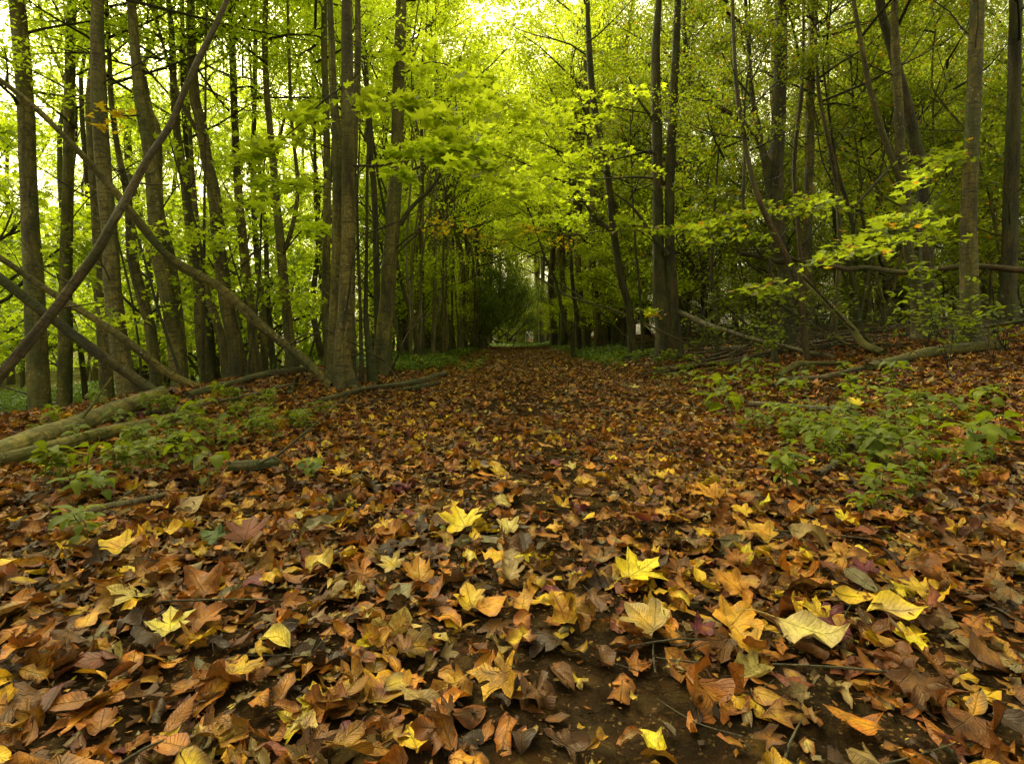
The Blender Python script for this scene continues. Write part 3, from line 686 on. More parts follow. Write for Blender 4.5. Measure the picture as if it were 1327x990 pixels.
for i in range(10):
    x = U(.8, 5.5); y = U(70, 100); z = float(ground(x, y)); b_ = thing('leafy_tree', 'bright leafy young tree standing in the opening at the end of the path', 'tree', (x, y, z), 'leafy trees in the opening at the end of the path')
    obj('trunk', SP_Q[i % 4], b_); add_crown(b_, 'C', U(1.6, 4), .8, sz=1.2)
# dark bushes beside the tunnel mouth
def bush(x, y, s, label, side='d'):
    z = float(ground(x, y)); b_ = thing('bush', label, 'bush', (x, y, z)); b_.scale = (s, s, s)
    add_crown(b_, side, .0, 1.); return b_
bush(-3.2, 40, 1.3, 'dark dense bush leaning over the left side of the far path')
bush(-2.8, 48, 1.9, 'tall dark bush second from the left by the far path')
bush(-1.4, 55, 2.1, 'largest dark bush, overhanging the narrow bright end of the path')
bush(.1, 60, 2.0, 'dark bush right beside the narrow bright end of the path')
bush(5.4, 56, 1.8, 'tall dark bush on the right near the bright end of the path')
bush(6.4, 40, 1.0, 'dark low bush at the foot of the far right row')

# ------------------------------------------------------------------ leafy boughs that reach into view
def bough(Y0, Y1, pts, n, lsize, mat, parent, tpl=T_STAR, r0=.018, side=10, sl=.7, seed=0, sig=.08, name='bough'):
    rg = np.random.default_rng(seed+5); m = len(pts)
    P = np.array([tuple(W(px, py, Y0+(Y1-Y0)*i/(m-1))) for i, (px, py) in enumerate(pts)])
    off = np.array(parent.location) if parent else P[0]
    P = P-off; R = np.linspace(r0, .004, m)
    mb = MB(); mb.tube(P, R, 6, 3); tw = [P[1:]]
    for i in range(side):
        t_ = rg.uniform(.15, 1.)*(m-1); a_ = min(int(t_), m-2); s = P[a_]+(P[a_+1]-P[a_])*(t_-a_); d = unit(P[a_+1]-P[a_])
        ax = unit(np.cross(d, [0, 0, 1]))*(1 if i % 2 else -1); segs = []
        grow(rg, s, d*.7+ax*rg.uniform(.5, 1)+np.array([0, 0, rg.normal(-.05, .12)]), sl*rg.uniform(.5, 1.1), .006, 1, 2, segs, tw, up=-.02, nchild=(3, 5), flat=.25)
        for Q, RR, lv in segs: mb.tube(Q[[0, 2, 3, 5]], np.maximum(RR[[0, 2, 3, 5]], .0018), 3, 1, cap=False)
    b_ = obj(name, mb.mesh('bough', M_TWIG), parent)
    V, Fc, C, U_ = foliage(rg, tw, n, lsize, sig, tpl, tilt=.42)
    obj('foliage', mesh_arrays('foliage', V, Fc, mat, col=C, smooth=False), b_)
    return b_
trees = {o['label']: o for o in bpy.data.objects if o.parent is None and 'label' in o.keys() and o.get('category') == 'tree'}
def T(s): return next(o for l, o in trees.items() if l.startswith(s))
A = T('thick scarred'); B_ = T('straight smooth grey-olive'); Cc = T('twin-stemmed thick dark'); D = T('dark leaning tree with'); E = T('thick dark tree with a long'); Ff = T('smooth curved trunk'); Gg = T('brown trunk with a forked')
bough(8.2, 7.0, [(455, 140), (490, 120), (530, 130), (580, 160), (610, 200)], 420, .15, M_LBRIGHT, A, T_MLO, seed=1, side=14, sl=.8)
bough(8.2, 6.5, [(455, 215), (500, 214), (540, 200), (590, 195), (640, 215)], 380, .13, M_LEFT, A, T_MLO, seed=2, side=12, sl=.6)
bough(12, 9, [(516, 100), (560, 80), (610, 100), (660, 130)], 520, .15, M_LBRIGHT, B_, T_STAR, seed=3, side=14, sl=1.2)
bough(8.2, 7.2, [(448, 110), (420, 130), (385, 165), (350, 190), (320, 195)], 320, .13, M_LEFT, A, T_MLO, seed=4, side=12, sl=.6)
bough(11, 8, [(372, 250), (395, 230), (380, 240), (345, 235), (320, 260)], 240, .12, M_LEFT, Gg, T_MLO, seed=5, side=9, sl=.6)
bough(11, 9, [(366, 330), (390, 300), (410, 290), (430, 300)], 160, .12, M_LEFT, Gg, T_MLO, seed=6, side=7, sl=.5)
bough(14, 10, [(852, 150), (800, 140), (750, 130), (700, 150), (650, 180)], 900, .12, M_LBRIGHT, Cc, T_STAR, seed=7, side=20, sl=1.5)
bough(14, 10, [(852, 200), (800, 190), (750, 200), (700, 235), (660, 240)], 800, .12, M_LBRIGHT, Cc, T_STAR, seed=8, side=18, sl=1.3)
bough(17, 14, [(790, 250), (750, 262), (710, 250), (670, 240)], 600, .13, M_LBRIGHT, D, T_STAR, seed=9, side=14, sl=1.3)
bough(17, 14, [(795, 300), (760, 285), (720, 283), (668, 282)], 500, .12, M_LEFT, D, T_STAR, seed=10, side=12, sl=1.1)
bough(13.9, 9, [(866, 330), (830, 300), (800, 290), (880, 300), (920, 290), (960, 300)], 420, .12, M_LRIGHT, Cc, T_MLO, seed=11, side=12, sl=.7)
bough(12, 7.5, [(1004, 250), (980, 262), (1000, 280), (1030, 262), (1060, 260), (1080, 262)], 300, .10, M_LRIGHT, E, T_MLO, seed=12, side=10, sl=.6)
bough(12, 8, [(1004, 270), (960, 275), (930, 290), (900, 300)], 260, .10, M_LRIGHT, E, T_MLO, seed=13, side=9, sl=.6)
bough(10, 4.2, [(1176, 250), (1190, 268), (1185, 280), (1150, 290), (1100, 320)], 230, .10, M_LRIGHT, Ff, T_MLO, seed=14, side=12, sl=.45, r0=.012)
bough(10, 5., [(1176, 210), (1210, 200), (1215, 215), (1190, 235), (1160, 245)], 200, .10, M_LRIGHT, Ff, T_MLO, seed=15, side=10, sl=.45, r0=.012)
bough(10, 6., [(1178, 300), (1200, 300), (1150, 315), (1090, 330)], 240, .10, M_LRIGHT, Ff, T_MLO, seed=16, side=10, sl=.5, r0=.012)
bough(14, 11, [(870, 250), (900, 240), (930, 245), (960, 260)], 340, .11, M_LRIGHT, Cc, T_STAR, seed=17, side=10, sl=.9)
bough(13.9, 12, [(862, 405), (850, 405), (840, 402)], 34, .12, M_LBRIGHT, Cc, T_MLO, seed=18, side=3, sl=.25)
bough(10, 6.5, [(1042, 400), (1020, 380), (990, 372), (960, 378)], 120, .10, M_LRIGHT, T('reddish thin tree'), T_MLO, seed=19, side=6, sl=.4, r0=.01)

M_LAUT = leafmat('autumn_leaf', (.20, .11, .01), (.36, .24, .012), (.74, .52, .02), .6, .1)
bough(17, 19, [(776, 300), (740, 305), (700, 300), (650, 312), (610, 300)], 190, .11, M_LAUT, D, T_STAR, seed=30, side=14, sl=1.2)
bough(12, 11, [(505, 330), (540, 300), (580, 290), (620, 300)], 60, .10, M_LAUT, B_, T_STAR, seed=31, side=8, sl=.7)
bough(14, 12.5, [(862, 404), (850, 406), (842, 408)], 40, .09, M_LAUT, Cc, T_MLO, seed=32, side=3, sl=.2)
bough(9, 7, [(181, 150), (160, 150), (140, 145), (120, 155)], 26, .12, M_LAUT, T('stout pale twin'), T_MLO, seed=33, side=6, sl=.4)
# ------------------------------------------------------------------ leaning and fallen poles, logs, branches
def pole(name, pts, mat, label, seg=12, cat='branch', rough=.08, twigs=0, seed=0, group=None):
    P = []; R = []
    for px, py, w, Y in pts:
        if Y is None:
            p = onground(px, py); Y = p.y; p = Vector((p.x, p.y, p.z+w*Y/F*.35+.045)); w *= 1.2
        else: p = W(px, py, Y)
        P.append(p); R.append(w*Y/F/2)
    base = P[-1].copy() if P[-1].z < P[0].z else P[0].copy()
    o_ = thing(name, label, cat, base, group)
    mb = MB(); mb.tube([p-base for p in P], [q_*(1+.10*math.sin(3.1*i_+seed)) for i_, q_ in enumerate(R)], max(seg, 10), 6, rough*1.5, 0, seed+3, jag=1.4)
    twigs = max(twigs, 2)
    obj('stem', mb.mesh('stem', mat), o_)
    if twigs:
        rg = np.random.default_rng(seed+77)
        for i in range(twigs):
            a_ = rg.integers(0, len(P)-1); s = np.array(P[a_].lerp(P[a_+1], rg.uniform())-base)
            d = np.array(P[a_+1]-P[a_]); d = unit(unit(d)*.5+rg.normal(0, .6, 3)+np.array([0, 0, .4]))
            L = rg.uniform(.2, .6); m = MB(); r_ = R[a_]*.28
            m.tube([s, s+d*L*.5, s+d*L+rg.normal(0, .06, 3)], [r_, r_*.7, r_*.3], 5, 3); obj('side_twig', m.mesh('side_twig', mat), o_)
    return o_
pole('leaning_branch', [(330, -90, 6, 5.2), (290, 10, 7, 5.1), (256, 80, 8, 5), (236, 126, 8, 5), (222, 161, 8.5, 5), (191, 207, 9, 4.9), (167, 252, 10, 4.9), (146, 289, 10, 4.8), (126, 325, 11, 4.8), (92, 372, 12, 4.8), (40, 440, 12, 4.7), (-30, 520, 13, 4.6), (-130, 610, 14, 4.5)], M_DEAD,
     'dark smooth branch slanting across the upper left corner in front of the trunks', seed=1)
pole('leaning_pole', [(-120, 20, 5, 5.6), (-40, 74, 6, 5.9), (40, 135, 7, 6.2), (90, 184, 8, 6.4), (126, 222, 9, 6.6), (152, 252, 10, 6.7), (177, 285, 10, 6.9), (211, 326, 10, 7.1), (240, 348, 11, 7.3), (285, 373, 11, 7.5), (329, 413, 11.5, 7.7), (370, 448, 12, 7.9), (396, 468, 12, 8), (426, 497, 12, 8.1)], M_OLIVE,
     'long arching olive pole that runs down to the foot of the thick scarred tree', seed=2, seg=14)
pole('leaning_pole', [(-120, 250, 6, 5.8), (-20, 320, 7, 6.1), (60, 375, 8, 6.4), (126, 416, 8.5, 6.6), (167, 444, 9, 6.7), (211, 479, 10, 6.9), (248, 499, 10, 7.1), (276, 510, 10, 7.2)], M_OLIVE,
     'straight olive pole sloping down below the arching pole at the left', seed=3)
pole('leaning_log', [(-130, 265, 10, 5.1), (-30, 338, 11, 5.3), (50, 400, 12, 5.6), (126, 456, 13, 5.8), (167, 485, 14, 5.9), (207, 513, 14, 6), (232, 529, 13, 6.1)], M_DARK,
     'dark rough-barked log sloping down beneath the straight olive pole', seed=4, cat='log', rough=.12)
pole('fallen_log', [(245, 519, 7, None), (281, 509, 7.5, None), (309, 501, 7.5, None), (350, 491, 8, None), (395, 485, 8, None)], M_DEAD,
     'long brown log lying on the crest of the left bank', seed=5, cat='log')
pole('fallen_log', [(-90, 640, 24, None), (40, 588, 22, None), (126, 556, 21, None), (165, 540, 20, None), (205, 524, 18, None)], M_MOSSY, 'thick yellow-mossy log with a sawn end at the left edge', seed=6, cat='log', seg=18)
pole('fallen_log', [(-90, 636, 17, None), (40, 602, 17, None), (126, 578, 15, None), (180, 564, 13, None), (239, 550, 11, None)], M_MOSSY, 'thinner mossy log lying below the thick mossy one', seed=7, cat='log')
pole('fallen_branch', [(174, 545, 4, None), (255, 533, 4, None), (337, 515, 4, None), (381, 503, 4, None)], M_DEAD, 'thin grey branch lying among seedlings on the left bank', seed=8, twigs=4)
pole('fallen_branch', [(376, 512, 7, None), (380, 500, 6, 8.2), (386, 489, 4, 8.2)], M_DARK, 'short black forked stub by the crest of the left bank', seed=9, twigs=3)
pole('fallen_branch', [(412, 527, 5, None), (469, 511, 6, None), (518, 505, 7, None), (549, 499, 6.5, None), (577, 488, 5, None)], M_DEAD, 'knobbly branch lying on the litter right of the thick scarred tree', seed=10, twigs=3, rough=.16)
pole('fallen_branch', [(520, 511, 4, None), (549, 506, 5, None), (570, 500, 3, None)], M_DARK, 'short dark stick beneath the knobbly branch', seed=11)
pole('fallen_log', [(303, 619, 12, None), (328, 618, 12, None), (352, 615, 11, None)], M_DARK, 'short dark piece of log in the leaves below the left seedlings', seed=12, cat='log')
pole('fallen_branch', [(90, 688, 7, None), (135, 673, 7, None), (175, 665, 6.5, None), (212, 655, 5, None)], M_DEAD, 'grey stick pointing in from the left edge above the ferny plant', seed=13)
pole('dead_twig', [(454, 465, 2, 8.3), (480, 447, 1.6, 8), (502, 418, 1.4, 8), (500, 424, 1, 8)], M_DEAD, 'thin bare twig in front of the pale-knot tree', cat='twig', seg=5)
pole('dead_twig', [(515, 489, 2, None), (500, 470, 2, 9), (470, 452, 2, 8.6), (432, 432, 2.2, 8.4), (396, 420, 1.5, 8.2)], M_DARK, 'long dark twig reaching left from the foot of the pale-knot tree', cat='twig', seg=5, twigs=3, seed=4)
pole('dead_twig', [(505, 488, 2.5, None), (515, 462, 2, 10), (530, 430, 2, 10), (560, 405, 1.5, 10)], M_DEAD, 'upright bare twig rising right of the pale-knot tree', cat='twig', seg=5, twigs=3, seed=5)
# right
pole('fallen_branch', [(960, 329, 5, 11.2), (985, 333, 6, 11.2), (1007, 339, 7, 11.1), (1028, 337, 6, 11), (1050, 342, 6, 10.9), (1072, 344, 6, 10.7), (1100, 349, 6, 10.4), (1123, 347, 6.5, 10.2), (1165, 353, 7, 9.8), (1199, 351, 7, 9.5), (1260, 345, 8, 9.1), (1340, 352, 9, 8.6)], M_RED,
     'long reddish stem hanging horizontally across the right side', seed=20, twigs=4)
pole('fallen_branch', [(992, 318, 3, 11.2), (1030, 336, 3, 10.9), (1000, 326, 2.5, 11), (950, 322, 2, 11)], M_DARK, 'dark twiggy branch at the left tip of the horizontal stem', seed=21, twigs=5)
pole('fallen_branch', [(880, 405, 7, 13), (910, 419, 7.5, 12.6), (936, 427, 6.5, 12), (971, 438, 6, 11.2), (1011, 448, 6.5, 10.4), (1052, 458, 7, 9.8), (1103, 468, 7.5, 9.2), (1150, 477, 7, None)], M_DEAD,
     'long dead branch sloping down from the twin-stemmed dark tree to the right', seed=22, twigs=7, rough=.12)
pole('leaning_pole', [(1020, 340, 4, 11), (1040, 358, 6, 10.7), (1052, 375, 7, 10.4), (1079, 401, 8, 10), (1103, 424, 8.5, 9.6), (1119, 446, 8.5, 9.3), (1143, 462, 8, None)], M_MOSSY,
     'tilted greenish pole propped against the reddish leaning tree', seed=23)
pole('fallen_branch', [(1009, 494, 7, None), (1032, 479, 7, None), (1060, 477, 6, None), (1098, 476, 5, None)], M_MOSSY, 'crooked mossy branch below the long dead branch', seed=24, twigs=2)
pole('fallen_branch', [(1003, 506, 5, None), (1022, 498, 5.5, None), (1062, 496, 6, None), (1103, 487, 5, None), (1140, 478, 4, None)], M_DEAD, 'pale brown branch lowest in the tangle on the right', seed=25, twigs=4)
pole('fallen_log', [(1128, 482, 8, None), (1165, 474, 10, None), (1200, 466, 11, None), (1290, 455, 12, None)], M_MOSSY, 'mossy log running out to the right edge', seed=26, cat='log')
pole('fallen_log', [(975, 531, 6, None), (1020, 535, 7, None), (1099, 541, 7, None)], M_DEAD, 'straight grey log half buried among the right seedlings', seed=27, cat='log')
pole('fallen_branch', [(1104, 592, 9, None), (1120, 573, 8, None), (1128, 566, 7, None)], M_DEAD, 'pale stub of wood under the broad-leaved seedlings', seed=28)
pole('fallen_branch', [(1062, 627, 7, None), (1085, 612, 6, None)], M_DEAD, 'short curved stick left of the pale stub', seed=29)
pole('fallen_branch', [(1010, 394, 4, 11), (1052, 421, 4, 10.8), (1085, 440, 4, 10.4), (1108, 450, 3.5, 10)], M_DARK, 'dark slim branch parallel to and behind the long dead branch', seed=30, twigs=3)
pole('fallen_branch', [(1120, 434, 4, 9.6), (1133, 448, 4, 9.4), (1140, 462, 4, None)], M_DEAD, 'short crooked prop beside the foot of the greenish pole', seed=31)
pole('fallen_branch', [(700, 362, 2.5, 24), (740, 385, 3, 22), (790, 400, 3, 20), (830, 418, 2.6, 18), (855, 440, 2, 16)], M_DEAD, 'long thin dead branch fallen between the olive tree and the dark leaning tree', seed=32, twigs=4)
pole('fallen_branch', [(705, 355, 2, 25), (760, 390, 2.4, 23), (800, 425, 2.4, 21), (816, 440, 2, 20)], M_DARK, 'dark thin branch under the long thin dead branch', seed=33, twigs=4)
for i, (x0, y0, x1, y1, w) in enumerate([(1035, 440, 1190, 429, 5), (1105, 434, 1186, 428, 4), (1112, 426, 1184, 420, 4), (1040, 432, 1100, 428, 3.5), (1120, 419, 1190, 411, 3), (1070, 423, 1130, 418, 3), (1055, 447, 1120, 443, 3), (940, 446, 1010, 450, 3), (880, 448, 950, 446, 3), (895, 456, 960, 452, 3), (1130, 414, 1180, 408, 2.5), (1090, 416, 1150, 411, 2.5)]):
    pole('fallen_branch', [(x0, y0, w, None), ((x0+x1)/2, (y0+y1)/2+random.uniform(-1, 1), w*.95, None), (x1, y1, w*.8, None)], random.choice([M_DEAD, M_RED, M_DARK]),
         'long bare stick in the stacked sticks on the rise at the right', seed=40+i, group='sticks lying on the rise at the right', seg=8)
rs_ = random.Random(3)
for i in range(130):
    x = rs_.uniform(4.0, 14); y = rs_.uniform(9, 24); a_ = rs_.gauss(0, .5); L = rs_.uniform(.6, 2.4); z = float(ground(x, y))
    o_ = thing('fallen_branch', 'bare stick lying on the floor of the right-hand wood', 'branch', (x, y, z), 'sticks on the floor of the right wood')
    P_ = [Vector((-L*math.cos(a_), -L*math.sin(a_), 0)), Vector((0, rs_.uniform(-.1, .1), .04)), Vector((L*math.cos(a_), L*math.sin(a_), 0))]
    for p in P_: p.z = float(ground(x+p.x, y+p.y))-z+.03+rs_.uniform(0, .15)
    if i % 4 == 0: P_[rs_.choice([0, 2])].z += rs_.uniform(.3, 1.3)
    mb = MB(); r_ = rs_.uniform(.012, .04); mb.tube(P_, [r_, r_*.9, r_*.5], 7, 5, .1, 0, i); obj('stem', mb.mesh('stem', rs_.choice([M_DEAD, M_RED, M_DARK])), o_)

# ------------------------------------------------------------------ seedlings
def seedling_proto(seed, kind):
    rg = np.random.default_rng(seed); mb = MB(); parts = []
    nst = 1 if kind == 'broad' else rg.integers(2, 4)
    for s in range(nst):
        h = rg.uniform(.13, .2) if kind == 'mercury' else rg.uniform(.18, .3)
        d = rg.normal(0, .22, 2); x0 = rg.normal(0, .035, 2) if nst > 1 else np.zeros(2)
        P = [np.array([x0[0]+d[0]*t*h, x0[1]+d[1]*t*h, h*t]) for t in (0, .5, 1)]
        mb.tube(P, [.0028, .0024, .0018], 5, 2)
        lev = [(.5, 2), (.75, 4), (1., 5)] if kind == 'mercury' else [(.45, 2), (.72, 2), (1., 4)]
        for f, n in lev:
            a0 = rg.uniform(0, 6.28)
            for j in range(n):
                a = a0+j*6.283/n+rg.normal(0, .2); L = (rg.uniform(.06, .085) if kind == 'mercury' else rg.uniform(.07, .11))*(.75+.3*f)
                q = P[0]*(1-f)+P[2]*f; pit = rg.normal(-.12, .25)
                stem = .015 if kind == 'mercury' else .03
                e = q+np.array([math.cos(a), math.sin(a), .3])*stem
                mb.tube([q, e], [.0012, .001], 3, 1, cap=False)
                c = np.array([[rg.uniform(.2, 1), .3, .3]])
                cen = e+np.array([math.cos(a)*math.cos(pit), math.sin(a)*math.cos(pit), math.sin(pit)])*L*.45
                tpl = T_OVAL if kind == 'mercury' else T_OVALW
                parts.append(leaves(tpl, cen[None], np.array([L]), np.array([a-math.pi/2]), np.array([pit]), rg.normal(0, .2, 1), c, c, fold=np.array([.25]), arch=np.array([rg.uniform(.2, .9)]), wave=np.array([.08]), rng=rg))
    V, Fc, C, U_, _ = join(parts)
    return mb.mesh('stem', M_LPLANT_STEM), mesh_arrays('leaves', V, Fc, M_LPLANT, col=C)
_t = NT('seedling_stem'); M_LPLANT_STEM = _t.out(_t.n('ShaderNodeBsdfPrincipled', i={'Base Color': (.07, .09, .02, 1), 'Roughness': .6}).outputs[0])
SD = {'mercury': [seedling_proto(700+i, 'mercury') for i in range(4)], 'broad': [seedling_proto(720+i, 'broad') for i in range(4)]}
sk = 0
def seedling(px, py, s, kind, label, group):
    global sk
    p = onground(px, py); sk += 1; st, lf = SD[kind][sk % 4]
    e = thing('seedling', label, 'plant', (p.x, p.y, p.z-.005), group); e.rotation_euler = (random.gauss(0, .12), random.gauss(0, .12), random.uniform(0, 6.28)); e.scale = (s, s, s)
    obj('stem', st, e); obj('leaves', lf, e)
right = [(1000, 545), (1012, 562), (1035, 555), (1050, 572), (1062, 560), (1075, 590), (1088, 568), (1100, 552), (1110, 590), (1118, 612), (1132, 570), (1128, 632), (1142, 598), (1150, 556), (1160, 580), (1168, 612), (1172, 550), (1182, 572), (1190, 596), (1194, 545), (1140, 540), (1060, 540), (1195, 625), (985, 556), (970, 545), (1120, 655), (1182, 648), (1215, 560), (1230, 590), (1245, 620), (1262, 570), (1290, 600)]
for i, (px, py) in enumerate(right): seedling(px+random.uniform(-3, 3), py+8, U(.6, 1.0), 'broad' if i % 3 == 0 else 'mercury', 'green seedling in the low patch on the right of the path', 'seedlings right of the path')
mid = [(880, 492), (868, 500), (895, 503), (905, 520), (930, 515), (945, 528), (958, 500), (915, 488), (940, 480), (965, 478), (975, 505), (1000, 500), (985, 488), (850, 496), (920, 535), (1020, 515), (1040, 525), (900, 478), (1085, 520), (1150, 505), (1180, 500), (990, 520), (1045, 500), (1110, 510), (955, 560)]
for px, py in mid: seedling(px+random.uniform(-4, 4), py+4, U(.9, 1.5), 'broad', 'small leafy seedling between the path and the fallen branches', 'seedlings beside the fallen branches')
left = [(140, 640), (165, 622), (180, 606), (205, 625), (225, 600), (190, 590), (242, 612), (290, 588), (310, 572), (330, 568), (345, 560), (360, 575), (320, 552), (375, 555), (398, 552), (405, 560), (268, 560), (240, 548), (215, 535), (190, 542), (290, 540), (300, 528), (325, 530), (350, 535), (420, 540), (232, 575), (180, 575), (260, 580), (100, 620), (70, 640), (160, 560), (275, 525), (240, 525), (350, 520)]
for px, py in left: seedling(px+random.uniform(-3, 3), py+4, U(.8, 1.2), 'mercury', 'green seedling in the low patch on the left bank', 'seedlings on the left bank')
rp = random.Random(11)
for i in range(62):
    px = rp.choice([rp.gauss(1100, 90), rp.uniform(860, 1325)]); py = min(max(rp.gauss(560, 45), 486), 665)
    if px < 870+(py-486)*.9: continue
    seedling(px, py, rp.uniform(.6, 1.25), rp.choice(['broad', 'mercury']), 'scattered green seedling on the leaf litter of the right verge', 'scattered seedlings of the right verge')
for i in range(26):
    px = rp.uniform(30, 470); py = rp.gauss(565, 38)
    if py < 515 or py > 500+(470-px)*.45+25: continue
    seedling(px, py, rp.uniform(.55, 1.1), rp.choice(['mercury', 'mercury', 'broad']), 'scattered green seedling on the leaf litter of the left verge', 'scattered seedlings of the left verge')
for i in range(40):
    px, py = rp.uniform(490, 630), rp.uniform(460, 486); seedling(px, py, rp.uniform(1, 1.8), 'mercury', 'leafy plant at the edge of the green ground cover left of the path', 'plants at the edge of the left ground cover')
for i in range(26):
    px, py = rp.uniform(770, 900), rp.uniform(456, 482); seedling(px, py, rp.uniform(1, 1.8), 'mercury', 'leafy plant round the feet of the dark leaning and twin-stemmed trees', 'plants round the dark trees right of the path')
def one_seed(px, py, s, kind, label, v):
    p = onground(px, py); st, lf = SD[kind][v]; e = thing('seedling', label, 'plant', (p.x, p.y, p.z-.005)); e.scale = (s, s, s); e.rotation_euler = (0, 0, v*2.1)
    obj('stem', st, e); obj('leaves', lf, e)
one_seed(268, 640, .85, 'broad', 'bright broad-leaved seedling standing alone above the leaf litter on the left', 1)
one_seed(140, 705, .95, 'mercury', 'leafy green plant at the left edge in front of the grey stick', 2)
one_seed(410, 626, .6, 'broad', 'tiny seedling flat in the litter right of the short log', 3)
one_seed(1130, 600, 1.15, 'broad', 'tallest broad-leaved seedling in the right-hand patch', 0)

# shrubs of taller shoots on the right
def shoot(px, py, hpx, label, n=90, seed=0, lean=0.):
    p = onground(px, py); Y = p.y; h = hpx*Y/F; rg = np.random.default_rng(seed+900); e = thing('shrub', label, 'shrub', p)
    mb = MB(); tw = []
    for s in range(rg.integers(3, 5)):
        d = rg.normal(0, .35, 2)+[lean, 0]; segs = []
        grow(rg, np.zeros(3), np.array([d[0], d[1], 1.]), h*rg.uniform(.8, 1.1), .007, 0, 1, segs, tw, nchild=(4, 7))
        for P, R, lv in segs: mb.tube(P, np.maximum(R, .002), 4, 1, cap=False)
    tw = [t_[2:] for t_ in tw]
    obj('stem', mb.mesh('stem', M_TWIG), e)
    V, Fc, C, U_ = foliage(rg, tw, n, .09, .06, T_OVLO, tilt=.35); obj('foliage', mesh_arrays('foliage', V, Fc, M_LPLANT, col=C), e)
    return e
shoot(948, 478, 110, 'tall spindly shrub with pale leaves below the horizontal stem', 130, 1)
shoot(1000, 470, 100, 'leafy shrub in front of the thick dark tree on the right', 110, 2)
shoot(905, 480, 80, 'leafy shrub right of the twin-stemmed dark tree', 160, 3)
shoot(1065, 468, 85, 'loose shrub left of the greenish pole', 150, 4, .2)
shoot(980, 492, 70, 'low shrub where the long dead branch crosses the seedlings', 140, 5)
shoot(1150, 455, 60, 'small shrub by the curved right-hand trunk', 90, 6)
for i in range(22):
    px = rp.uniform(890, 1320); py = rp.uniform(438, 470)
    shoot(px, py, rp.uniform(30, 85)*(.6+.4*(py-430)/40), 'twiggy low shrub with few leaves among the sticks of the right wood', int(rp.uniform(12, 50)), 20+i, rp.gauss(0, .2))['group'] = 'twiggy low shrubs of the right wood'
shoot(1230, 480, 120, 'leafy shrub beyond the curved right-hand trunk', 240, 7)

# ------------------------------------------------------------------ low ground cover (uncountable)
def ground_cover(name, label, rects, n, size, mat, seed):
    rg = np.random.default_rng(seed); pos = []
    for (x0, x1, y0, y1, w) in rects:
        m = int(n*w); X = rg.uniform(x0, x1, m*2); Yy = rg.uniform(y0, y1, m*2)
        u = (X-x0)/(x1-x0); v = (Yy-y0)/(y1-y0)
        keep = (np.sin(X*3.1)*np.sin(Yy*2.3)+np.sin(X*1.3+Yy) > -1.1) & (4*u*(1-u)*4*v*(1-v) > rg.uniform(0, .35, m*2))
        X, Yy = X[keep][:m], Yy[keep][:m]
        pos.append(np.stack([X, Yy, ground(X, Yy)+rg.uniform(.02, .24, len(X))], 1))
    pos = np.vstack(pos); N = len(pos); c = rg.uniform(0, 1, (N, 3))*[1, .6, 1]
    V, Fc, C, U_ = leaves(T_OVLO, pos, size*rg.uniform(.6, 1.3, N), rg.uniform(0, 6.28, N), rg.normal(.1, .5, N), rg.normal(0, .4, N), c, c, fold=rg.uniform(0, .5, N), rng=rg)
    o_ = obj(name, mesh_arrays(name, V, Fc, mat, col=C)); tag(o_, label, 'ground cover', kind='stuff')
M_COVER = leafmat('ground_cover_leaf', (.05, .10, .012), (.12, .19, .02), (.2, .34, .03), .3, .1)
ground_cover('ground_cover', 'low green ground cover at the foot of the left row', [(-4.6, -1.8, 12, 21, 1.2), (-4.2, -2.2, 21, 40, 1.)], 11000, .085, M_COVER, 1)
ground_cover('ground_cover', 'patchy low plants at the foot of the right row', [(2.4, 4.6, 15, 26, .6), (2.6, 6, 25, 45, .7), (1.6, 5, 50, 75, .4)], 6000, .085, M_COVER, 2)
ground_cover('undergrowth', 'bright low growth across the end of the path', [(-3, 7, 58, 92, 1.)], 7000, .22, M_COVER, 5)
ground_cover('undergrowth', 'pale undergrowth far back in the right wood', [(12, 26, 26, 40, 1.)], 9000, .12, M_COVER, 3)
ground_cover('undergrowth', 'green undergrowth on the low ground beyond the left bank', [(-20, -5, 8, 30, 1.)], 26000, .12, M_COVER, 4)

# ------------------------------------------------------------------ fallen leaves
PAL = {'rust': ((.50, .205, .018), (.29, .085, .010)), 'brown': ((.23, .10, .022), (.13, .050, .013)), 'dark': ((.06, .030, .012), (.035, .017, .008)),
       'tan': ((.44, .32, .12), (.27, .17, .05)), 'ochre': ((.62, .36, .028), (.38, .15, .014)), 'yellow': ((.84, .58, .018), (.72, .38, .012)),
       'bright': ((.92, .74, .02), (.88, .64, .015)), 'pale': ((.72, .60, .16), (.62, .46, .12)), 'red': ((.25, .065, .022), (.15, .035, .016)),
       'purple': ((.20, .03, .05), (.12, .018, .03)), 'orange': ((.76, .35, .014), (.48, .14, .010)), 'olive': ((.24, .21, .09), (.17, .14, .06)),
       'green': ((.06, .13, .012), (.05, .10, .01))}
PK = list(PAL); PC1 = np.array([PAL[k_][0] for k_ in PK]); PC2 = np.array([PAL[k_][1] for k_ in PK])
def wts(**kw): a_ = np.array([kw.get(k_, 0.) for k_ in PK]); return a_/a_.sum()
W_NEAR = wts(rust=28, brown=20, dark=13, tan=6, ochre=20, yellow=12, pale=2, red=6.5, purple=3, orange=15, olive=3, bright=1.4)
W_FAR = wts(rust=24, brown=28, dark=12, tan=12, ochre=12, yellow=3, pale=1.5, red=2.5, purple=.7, orange=5, olive=7, bright=.4)
